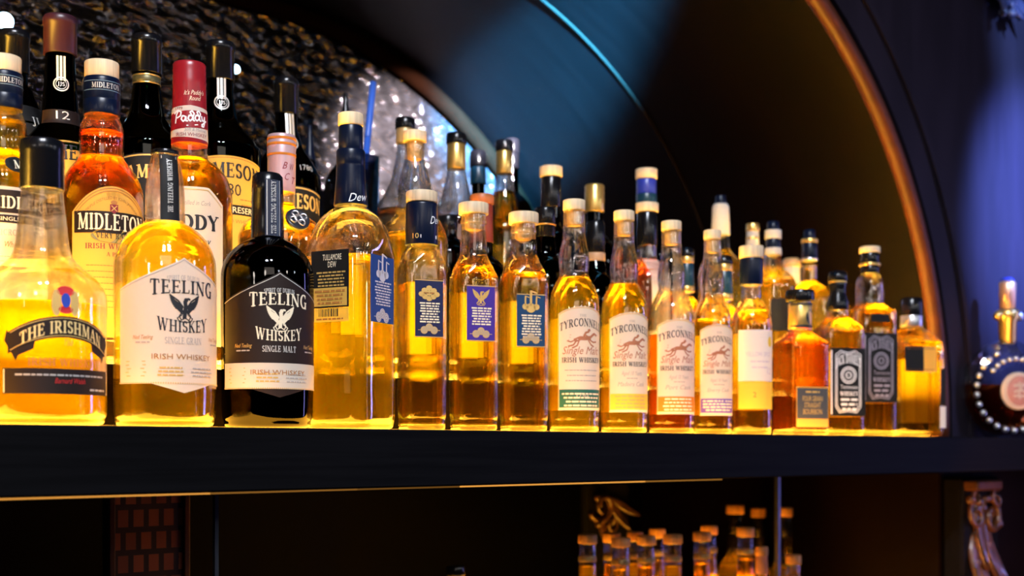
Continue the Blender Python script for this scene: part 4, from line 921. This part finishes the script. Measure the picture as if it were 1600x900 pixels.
b = Bottle(WH, 'red-capsuled bottle with cream cut-corner label and script on its neck', 296, MID, TIER_M, 4)
b.glass([(226, 27), (232, 28), (246, 28), (252, 31), (262, 45), (276, 57), (292, 63), (310, 66), (340, 66), (560, 65), (566, 62)], GL, 250, HONEY)
c = b.turned('capsule', [(100, 24), (103, 25.5), (109, 25), (112, 25.5), (118, 25), (121, 25.8), (127, 25.2), (130, 26), (135, 25.3), (180, 26.5), (205, 27.5), (228, 28)], REDC)
sh = b.shape; b.shape = [(b.h(229), 28.1 * b.px, 0), (b.h(180), 26.6 * b.px, 0), (b.h(130), 25.6 * b.px, 0), (b.h(99), 25.6 * b.px, 0)]
b.mode = ('cyl', 0); b.text("It's Paddy's", 6, 154, 7, ICRM, 32, 'sans', shear=.35, parent=c, off=.0006, slope=-.08); b.text('Round', 7, 163, 7, ICRM, 18, 'sans', shear=.35, parent=c, off=.0006, slope=-.08)
b.label('neck_label', 70, lambda t: 171 + 6 * abs(t), lambda t: 221 + 4 * t, CREAM, 0, parent=c, off=.0005); nl = b.lab
b.label('red_wave', 70, lambda t: 179 + 7 * abs(t) ** 1.5 - 4 * t, lambda t: 206 - 5 * t, REDC, 0, parent=nl, off=.0008)
pad = [  # brush script P a d d y
 [(-24, 199), (-22, 186), (-19, 181)], [(-26, 184), (-20, 179), (-14, 182), (-15, 188), (-21, 191)],
 [(-8, 189), (-12, 188), (-14, 193), (-11, 197), (-8, 194), (-7, 189), (-7, 196), (-4, 196)], [(2, 188), (-2, 187), (-4, 192), (-1, 196), (2, 193), (5, 184), (2, 180), (-1, 182), (3, 190), (4, 195), (6, 195)],
 [(12, 187), (8, 186), (6, 191), (9, 195), (12, 192), (15, 183), (12, 179), (9, 181), (13, 189), (14, 194), (16, 194)], [(17, 186), (18, 193), (21, 193), (23, 186), (23, 196), (21, 202), (17, 202), (20, 197), (27, 192)]]
b.lines(pad, 2.3, IWHT, 'script', nl, .0012); b.lines([[(-6, 203), (8, 201), (20, 198)]], 1.6, IWHT, 'flourish', nl, .0012)
b.text('Soft & Mellow', 8, 211, 5, IGRY, 34, 'sans', shear=.3, parent=nl, off=.0012); b.text('IRISH WHISKEY', 2, 219, 5.5, IMAR, 50, 'sans', parent=nl, off=.0012); b.text('1779', -18, 178, 4, IMAR, 12, 'sans', parent=nl, off=.0012); b.shape = sh
b.label('front_label', 58, lambda t: 304 + max(0, abs(t) - .55) * 52, 545, CREAM, -6); b.lines([[(58 * t / 20 * .95, 308 + max(0, abs(t / 20) - .55) * 52) for t in range(-20, 21)]], 1, IGLD, 'border')
b.text('Distilled in Cork', 10, 332, 7, IGRY, 50, 'sans', shear=.3); b.text('PADDY', 0, 369, 22, IBLK, 96, bold=1.35); b.text('Irish Whiskey', 0, 392, 12, IBLK, 70, 'sans', shear=.3); b.rows(0, 410, 8, 4, 80, 2, IGRY)
b.draw('red_stripe', [(-60, 452), (60, 452), (60, 505), (-60, 505)], [(0, 1, 2, 3)], REDC)

b = Bottle(WH, 'mauve-foil-capped amber bottle with raised dark knotwork medallion', 440, MID, TIER_M, 24)
b.glass([(300, 19), (306, 20), (322, 20.5), (332, 27), (340, 42), (350, 56), (364, 64), (384, 67), (560, 66), (566, 63)], GL, 318, HONEY)
c = b.turned('capsule', [(212, 21), (215, 22), (220, 21.4), (223, 22.4), (229, 21.6), (232, 22.6), (238, 21.8), (241, 22.6), (248, 21.8), (280, 21.8), (302, 21)], PINKC)
for rr in (217, 226, 242): b.turned('orange_band', [(rr, 22.5), (rr + 4, 22.7)], ORAP, c, bev=.0003)
sh = b.shape; b.shape = [(b.h(302), 21.2 * b.px, 0), (b.h(245), 22 * b.px, 0)]
for t, u, r_ in (('B', -4, 268), ('W', 8, 270), ('C', 0, 285), ('T', 12, 290)): b.text(t, u, r_, 11, IMAR, 8, 'sans', shear=.4, parent=c, mode=('cyl', 0), off=.0005)
b.shape = sh
zc_, rr_ = b.h(352), b.rad(b.h(352))[0]
mb = MB(); n = 28
for y_, q in ((-.001, 19), (.002, 19), (.003, 17), (.0022, 15)): mb.v += [(q * b.px * cos(2 * pi * i / n), -y_, q * b.px * sin(2 * pi * i / n)) for i in range(n)]
mb.f = [(j * n + i, j * n + (i + 1) % n, (j + 1) * n + (i + 1) % n, (j + 1) * n + i) for j in range(3) for i in range(n)] + [tuple(3 * n + i for i in range(n))]
PEW = pbr('blackened_pewter', (.05, .055, .07), .3, metal=.6); md = mb.build('medallion', PEW, b.root)
md.rotation_euler = (R(-28), 0, R(-2)); md.location = (0, -rr_ - .001, zc_)
mb = MB()
for kx in range(4):
    a = pi / 2 * kx + .4; mb.tube([(9.5 * b.px * cos(a) + 5 * b.px * cos(t_), -.0035 - .0008 * sin(2 * t_), 9.5 * b.px * sin(a) * .9 + 5 * b.px * sin(t_)) for t_ in [2 * pi * q / 20 for q in range(21)]], 1.3 * b.px, 6)
mb.tube([(6 * b.px * cos(2 * pi * q / 20), -.0035, 6 * b.px * sin(2 * pi * q / 20)) for q in range(21)], 1.3 * b.px, 6); mb.build('knotwork', SILVER, md)
b.label('back_label', 50, 400, 540, BACKP, 180)

def stock(cx, lab, y, base, alpha, prof, gmat, liq=None, level=None, parts=(), n=40, group=None, name=WH, wall=.0022):
    """parts: (name, material, [(row, half width)...])"""
    b = Bottle(name, lab, cx, y, base, alpha, group, n=n)
    b.glass(prof, gmat, level, liq, wall)
    for nm, mt, p in parts: b.turned(nm, p, mt)
    return b
def neck(n0, nr, sh0, sh1, body, zb, n1=None, rs=None):
    """neck of half width nr from row n0, shoulder rows sh0..sh1, body half width, foot row zb"""
    n1 = n1 or nr
    return [(n0, nr), ((n0 + sh0) / 2, (nr + n1) / 2), (sh0, n1 + .5), (sh0 + (sh1 - sh0) * .25, n1 + (body - n1) * .42), (sh0 + (sh1 - sh0) * .55, n1 + (body - n1) * .78), (sh1, body), (sh1 + 30, body), (zb - 8, body), (zb, body * .95)]
# behind the fourth bottle: tall dark-neck bottle with a wooden stopper
stock(648, 'clear open-shouldered bottle with wooden stopper behind the navy-labelled square bottle', MID, TIER_M, 20,
      [(221, 14), (226, 15.5), (240, 15), (262, 19), (285, 25), (300, 27), (318, 26), (335, 31), (352, 44), (372, 51), (395, 52), (560, 52), (570, 49)], GL, GOLD, 368, [('stopper', WOOD, [(206, 18.5), (222, 18.5)]), ('cork', CORK, [(223, 12), (250, 11)])])
stock(753, 'rust-capsuled dark bottle behind the purple-labelled bottle', MID, TIER_M, 20, neck(378, 17, 400, 440, 44, 572), DARKG, CHEST, 420, [('stopper', pbr('rust_cap', (.45, .14, .04), .4), [(305, 18), (309, 19), (320, 18.5)]), ('capsule', pbr('brick_capsule', (.22, .035, .02), .35), [(320, 17), (350, 17), (380, 18)])])
stock(852, 'green bottle with slim black capsule behind the teal-labelled bottle', MID, TIER_M, 20, neck(370, 15.5, 400, 450, 44, 580, 19), GREEN, None, None, [('capsule', BLACKC, [(325, 15.5), (330, 17), (340, 16), (352, 16.5), (353, 15.6), (371, 16.4)]), ('ring', BRASS, [(351, 16.7), (353, 16.7)])])
stock(861, 'wooden-stoppered bottle with tall black neck sleeve on the rear step', REAR, TIER_R, 20, neck(322, 15, 350, 400, 40, 560), DARKG, None, None, [('stopper', WOOD, [(261, 18), (277, 18)]), ('capsule', BLACKC, [(277, 15.5), (325, 16)])])
b = stock(931, 'green bottle with black sleeve and pale band behind the yellow-strip bottle', MID, TIER_M, 20, neck(408, 14, 425, 470, 42, 585, 18), GREEN, None, None, [('capsule', BLACKC, [(346, 13), (350, 14.5), (396, 14.5)]), ('band', pbr('tan_band', (.5, .32, .18), .5), [(396, 14.8), (409, 14.8)])])
stock(929, 'gold-screw-capped bottle behind the black-sleeved green bottle', REAR, TIER_R, 20, neck(330, 12, 360, 410, 38, 565), DARKG, None, None, [('stopper', GOLDF, [(289, 14), (292, 15.5), (299, 15), (301, 15.6), (308, 15), (310, 15.6), (318, 15.2), (332, 15.2)])])
b = stock(1011, 'black-sleeved bottle with cream label and wooden stopper behind the orange-strip bottle', MID, TIER_M, 20, neck(384, 15, 405, 440, 34, 590), GL, COPPER, 424, [('stopper', WOOD, [(318, 18), (332, 18)]), ('capsule', BLACKC, [(333, 15.5), (385, 16)])])
b.label('front_label', 22, 408, 560, CREAM, 30)
stock(1010, 'royal-blue-necked bottle with wooden stopper on the rear step', REAR, TIER_R, 20, neck(316, 13, 350, 400, 38, 565), DARKG, None, None, [('stopper', WOOD, [(265, 17), (280, 17)]), ('capsule', ROYAL, [(281, 15.5), (304, 15.5)]), ('collar', TEALC, [(304, 16), (318, 16)])])
def teal_neck(cx, lab, c0, hw, y=MID, liq=HONEY):
    return stock(cx, lab, y, TIER_M, 20, neck(c0 + 68, hw * .85, c0 + 76, c0 + 110, hw * 2.5, 596), GL, liq, c0 + 82,
                 [('stopper', BLACKC, [(c0, hw * .8), (c0 + 3, hw), (c0 + 14, hw)]), ('band', GOLDF, [(c0 + 14, hw * .95), (c0 + 24, hw * .95)]), ('capsule', TEALC, [(c0 + 24, hw * .9), (c0 + 60, hw)]), ('ring', GOLDF, [(c0 + 60, hw), (c0 + 69, hw)])])
teal_neck(1073, 'teal-necked bottle with gold bands between the orange-strip and violet-strip bottles', 388, 12)
teal_neck(1131, 'teal-necked bottle with gold bands behind the white-label bottle', 400, 14)
stock(1126, 'tall white-necked clear bottle with blue cap rising above the violet-strip bottle', REAR, TIER_R, 20, neck(366, 12, 392, 430, 36, 585, 15), GL, GOLD, 420, [('stopper', BLUEC, [(306, 8), (320, 9)]), ('capsule', paper('ivory', (.85, .82, .76)), [(319, 11), (324, 13), (340, 13.5), (350, 14), (368, 14.5)])])
stock(1176, 'slim bottle with gold and white striped neck behind the yellow-dot bottle', REAR, TIER_R, 20, neck(384, 9, 410, 440, 30, 590), GL, COPPER, 425, [('stopper', GOLDF, [(350, 10), (362, 10.5)]), ('capsule', paper('ivory', (.85, .82, .76)), [(362, 9.5), (386, 10)]), ('ring', GOLDF, [(371, 10.2), (375, 10.2)])])
b = stock(1208, 'blue-capped clear bottle with white collar above the copper square bottle', MID, TIER_M, 20, neck(398, 13, 420, 448, 36, 600, 16), GL, GOLD, 440, [('stopper', BLUEC, [(346, 8), (348, 9.5), (360, 9.5)]), ('collar', paper('ivory', (.85, .82, .76)), [(360, 13), (374, 13)]), ('neck_label', BLUEC, [(374, 11.5), (388, 12)]), ('ring', paper('ivory', (.85, .82, .76)), [(388, 13), (399, 13.3)])])
b.label('front_label', 16, 470, 520, BLACKP, 0)
stock(1237, 'wooden-topped bottle with ivory neck label behind the copper square bottle', REAR, TIER_R, 20, neck(444, 13, 456, 480, 32, 575), GL, HONEY, 470, [('stopper', pbr('tan_cap', (.6, .36, .16), .5), [(404, 11), (407, 14), (418, 14)]), ('neck_label', paper('ivory', (.85, .82, .76)), [(418, 12.5), (444, 13)])])
stock(1265, 'blue-capped amber bottle left of the black ball stopper', MID, TIER_M, 20, neck(414, 12, 440, 470, 36, 604), GL, GOLD, 420, [('stopper', BLUEC, [(359, 7), (361, 9), (374, 9)]), ('band', GOLDF, [(374, 13), (380, 13)]), ('neck_label', BLUEC, [(380, 12), (404, 12.5)]), ('ring', SILVER, [(404, 12.8), (408, 12.8)])])

# ------------------------------------------------------------------ rear step: green bottles at left, clear ones in the middle
def seal(b, u, r0, r1, mat, t='JJS'):
    b.mode = ('cyl', 0); v, f = [], []
    for q in (-5, 0, 5): strokes(v, f, [(u + q, r0), (u + q, r1 - 6)], 3.4)
    b.draw('neck_ribbon', v, f, mat, b.root, .0006)
    v, f = [], []; strokes(v, f, circ(u, r1, 10.5), 2); strokes(v, f, circ(u, r1, 7.5), .8); b.draw('seal_ring', v, f, ISIL, b.root, .0012)
    b.text(t, u, r1 + 3, 6, ISIL, 10, parent=b.root, off=.0012)
def green(cx, lab, y, alpha, c0, hw, cap, capmat, s0, s1, body, foot, cl=60):
    b = stock(cx, lab, y, TIER_R, alpha, [(c0 + cl - 4, hw * .86), (c0 + cl + 20, hw * .88), (s0 - 10, hw * 1.1), (s0 + 6, hw * 1.35), (s0 + (s1 - s0) * .4, body * .72), (s0 + (s1 - s0) * .7, body * .92), (s1, body), (foot - 8, body), (foot, body * .94)], GREEN, None, None,
              [('capsule', capmat, [(c0, hw * .93), (c0 + 4, hw), (c0 + 14, hw), (c0 + 15, hw * .95), (c0 + cl, hw * .97)])], group='green bottles on the rear step')
    return b
def jlabel(b, hw, top, bot, mat, imat, t='JAMESON', row=None, cap=18, bend=6, u=0, rim=None):
    b.label('front_label', hw, lambda q: top + 8 * q * q, bot, mat); lb = b.lab
    b.lines([[(hw * q / 12 * .97, top + 3 + 8 * (q / 12) ** 2) for q in range(-12, 13)]], 2.2 if rim else 1, rim or IBRN, 'border')
    b.text(t, u, row, cap, imat, hw * 1.72, bold=1.2, bend=bend); return lb
b = green(22, 'black-capped green bottle behind the left-edge wooden stopper', FAR + .012, 14, 50, 24, 72, BLACKC, 150, 215, 58, 480, 66)
b.text('BLACK', 8, 80, 6, ISIL, 24, 'sans', mode=('cyl', 0), parent=b.root, off=.0006)
b.label('shoulder_label', 44, 172, 222, BLACKP, 14); b.lines([[(-40, 176), (40, 176)]], 1.5, IGLD, 'border'); b.text('JJ', 6, 205, 14, ISIL, 12)
b = green(94, 'green bottle with plum cap and silver-sealed neck marked 12', REAR, 8, 27, 26, 85, PLUM, 196, 250, 66, 520)
seal(b, -2, 94, 138, ICRM, 'JJS'); b.label('neck_band', 36, 178, 200, BROWNP, 0, off=.0006); b.text('12', 0, 193, 13, ISIL, 20, 'sans', off=.001)
jlabel(b, 62, 232, 330, GOLDP, IBLK, row=262, cap=22, u=10)
b = green(229, 'green bottle with gold-banded black cap between the amber bottle and the red capsule', REAR, 10, 57, 24, 115, BLACKC, 185, 240, 62, 520)
for rr in (120, 132): b.turned('gold_band', [(rr, 21.5), (rr + 2.2, 21.7)], GOLDF, bev=.0002)
b.turned('neck_label', [(122, 21.3), (132, 21.5)], pbr('olive_foil', (.12, .11, .05), .4, metal=.5))
jlabel(b, 60, 252, 350, BLACKP, IGLD, row=290, cap=20, rim=IGLD)
b = green(344, 'green bottle with silver seal and yellow label right of the red capsule', REAR, 14, 67, 23, 124, BLACKC, 190, 245, 63, 530)
seal(b, -3, 126, 166, ISIL); jlabel(b, 62, 256, 430, GOLDP, IBLK, row=289, cap=22, u=0, bend=5)
b.text('1780', -4, 316, 18, IBLK, 42, bold=1.2); b.rows(30, 322, 8, 2, 30, 1.5, IBRN); b.label('black_strip', 56, 330, 345, BLACKP, 0, off=.0007); b.text('TRIPLE RESERVE', 6, 342, 9, ICRM, 92, 'sans', off=.001); b.text('CELEBRATED WHISKEY', 0, 358, 6, IBRN, 86, 'sans')
b = green(447, 'green bottle with black gold-rimmed label behind the mauve foil cap', FAR, 18, 124, 19.5, 165, BLACKC, 225, 290, 54, 530, 56)
seal(b, 0, 182, 228, ISIL); b.mode = ('cyl', 0); b.text('1780', 18, 273, 9, ISIL, 24, bend=2, parent=b.root, off=.0006)
jlabel(b, 52, 300, 400, BLACKP, IGLD, row=334, cap=22, u=4, bend=5, rim=IGLD)
# dark decanter and glass with a blue straw
b = stock(540, 'dark slim bottle with pourer standing left of the blue straw', FAR + .09, TIER_R, 10, neck(205, 9, 255, 300, 34, 500, 14), GREY, None, None, [('pourer', BLACKC, [(146, 3), (160, 4), (185, 7), (206, 9.5)])], group='smoky bottles on the far counter')
b = stock(484, 'smoky slim bottle with pourer behind the mauve foil cap', FAR + .19, TIER_R, 10, neck(250, 9, 290, 330, 36, 500, 14), GREY, None, None, [('pourer', BLUEC, [(196, 3), (215, 4), (240, 7), (251, 9.5)])], group='smoky bottles on the far counter')
yt = 0.60; x, sg, psi = pos(560, yt); k = 1 / sg
t = tag(empty('highball_glass', (x, yt, TIER_R)), 'tall glass half hidden behind the wooden-stoppered navy bottle', 'glass')
top_ = ZE + (HZ - 246) * k - TIER_R
v, f = lathe([(0, 0.028, 0), (.004, .031, 0), (top_, .036, 0), (top_, .034, 0), (.012, .029, 0)], 32, top=True); obj('tumbler', v, f, GREY, t)
a0 = at(552, 250, yt); a1 = at(583, 128, yt)
xa, za = at(574.5, 160, yt)
st = tag(empty('drinking_straw', (x, yt, TIER_R + .014)), 'blue drinking straw leaning out of the glass against the glittering wall', 'straw')
p0 = Vector((-0.022, 0, 0)); p1 = Vector((at(583, 128, yt)[0] - x, 0, at(583, 128, yt)[1] - TIER_R - .014))
pm_ = p0.lerp(p1, .78)
n = 14; mb = MB(); vv = []
MB().tube([p0, p0.lerp(p1, .5), pm_], 5.2 * k, 14).build('tube', pbr('blue_plastic', (.05, .16, .75), .35), st)
MB().tube([pm_ + (p1 - p0).normalized() * q for q in (0, .002)] + [pm_ + (p1 - p0).normalized() * .004, p1 * .99 + pm_ * .01, p1], [5.2 * k, 5.6 * k, 5.3 * k, 5.3 * k, 4.4 * k], 14).build('tip', pbr('blue_plastic', (.05, .16, .75), .35), st)
# clear bottles against the glittering wall
CLG = 'clear bottles near the glittering wall'
def clear(cx, lab, c0, hw, y, capmat, foilmat, liq, level, foil=(16, 56), body=44, foot=560, s0=80):
    return stock(cx, lab, y, TIER_R, 15, [(c0 + 16, hw * .84), (c0 + 56, hw * .9), (c0 + s0, hw * 1.2), (c0 + s0 + 20, hw * 1.5), (c0 + s0 + 45, body * .8), (c0 + s0 + 70, body), (foot - 8, body), (foot, body * .95)], GL, liq, level,
                 [('stopper', capmat, [(c0, hw * .92), (c0 + 3, hw), (c0 + 17, hw)]), ('neck_foil', foilmat, [(c0 + foil[0], hw * .9), (c0 + foil[1], hw * .93)])], group=CLG)
clear(633, 'clear black-capped bottle half behind the wooden-stoppered clear bottle', 185, 15.5, FAR, BLACKC, pbr('tan_foil', (.5, .36, .18), .4, metal=.4), liquid('faint_whiskey', (.95, .8, .6), .05), 330, (17, 40))
clear(713, 'clear black-capped bottle with gold neck foil before the brightest wall patch', 209, 16, FAR, BLACKC, GOLDF, CHEST, 342)
clear(788, 'clear bottle with black cap and short gold neck foil near the arch back edge', 220, 14, FAR, BLACKC, GOLDF, HONEY, 300, (17, 52), 38)
stock(747, 'dark bottle with black cap between the two gold-foil-necked clear bottles', FAR + .10, TIER_R, 10, neck(286, 10, 310, 350, 36, 540), DARKG, None, None, [('stopper', BLACKC, [(236, 11), (239, 13), (262, 13)]), ('capsule', TEALC, [(262, 12), (288, 12.5)])])
stock(800, 'dark black-capped bottle at the arch back edge behind the gold-necked one', FAR + .12, TIER_R, 10, neck(262, 10, 300, 340, 34, 540), DARKG, None, None, [('stopper', BLACKC, [(217, 10), (220, 12), (240, 12)]), ('capsule', BLACKC, [(240, 11), (264, 11.5)])])
stock(700, 'dark green bottle with red label low behind the purple-labelled bottle', REAR, TIER_R, 10, neck(360, 14, 372, 400, 40, 560), DARKG, CHEST, 392, [('stopper', BLACKC, [(338, 14), (341, 15), (361, 15)])])

# ------------------------------------------------------------------ bottles on the lower shelf
LZ = 0.6915; LG = 'wood-stoppered bottles on the lower shelf'
LW = pbr('orange_birch', (.72, .34, .12), .55, noise=.3, scale=30, stretch=(6, 6, .5))
LOW = [  # column, cap row, half width, depth, what sets it apart
 (918, 835, 15, .30, 'leftmost wood-stoppered bottle on the lower shelf, under the shelf front'),
 (956, 833, 14, .40, 'lower-shelf bottle standing behind the second stopper from the left'),
 (970, 840, 15, .285, 'second front stopper from the left on the lower shelf'),
 (992, 831, 13, .41, 'lower-shelf bottle behind, between the second and third front stoppers'),
 (1010, 837, 15, .315, 'third front stopper from the left on the lower shelf'),
 (1027, 826, 13, .50, 'hindmost lower-shelf stopper above the fourth front one'),
 (1051, 835, 15, .325, 'fourth front stopper from the left on the lower shelf'),
 (1097, 831, 14, .34, 'fifth front stopper, right of a dark gap on the lower shelf'),
 (1108, 821, 13, .44, 'lower-shelf stopper peeping up behind the fifth front one'),
 (1149, 789, 14, .46, 'tall lower-shelf bottle, left one of the three tallest'),
 (1165, 824, 14, .335, 'lower-shelf bottle in front of the left tall bottle'),
 (1185, 794, 12, .53, 'tall lower-shelf bottle, middle one of the three tallest'),
 (1227, 793, 12, .415, 'tall lower-shelf bottle, right one of the three tallest'),
 (1190, 854, 10, .255, 'short pink-necked lower-shelf bottle below the middle tall one'),
 (1240, 867, 12, .27, 'lowest stopper at the right end of the lower shelf group'),
 (712, 884, 15, .30, 'amber-necked bottle with black cap alone under the middle of the long shelf')]
for i, (px, c0, hw, y, lab) in enumerate(LOW):
    sg = pos(px, y)[1]; foot = HZ + (ZE - LZ) * sg
    lq = (YELLOW, HONEY, GOLD)[i % 3]; tall = c0 < 800
    b = Bottle(WH, lab, px, y, LZ, 0, LG, n=32)
    gm = pbr('amber_neck_label', (.8, .38, .05), .4) if px == 712 else (paper('pink', (.7, .35, .25)) if px == 1190 else None)
    b.glass(neck(c0 + 13, hw * .90, c0 + 75, c0 + 110, hw * 2.0, foot - 1, hw * .95), GL, c0 + (50 if not tall else 95), lq)
    b.turned('stopper', [(c0, hw * .95), (c0 + 2, hw), (c0 + 14, hw)], BLACKC if px == 712 else LW)
    if tall: b.turned('capsule', [(c0 + 14, hw * .85), (c0 + 45, hw * .9)], BLACKC)
    elif gm: b.turned('capsule', [(c0 + 13, hw * .9), (c0 + 42, hw * .95)], gm)
    else: b.turned('neck_band', [(c0 + 34, hw * .92), (c0 + 42, hw * .95)], pbr('dull_gold_band', (.35, .25, .12), .4, metal=.5))
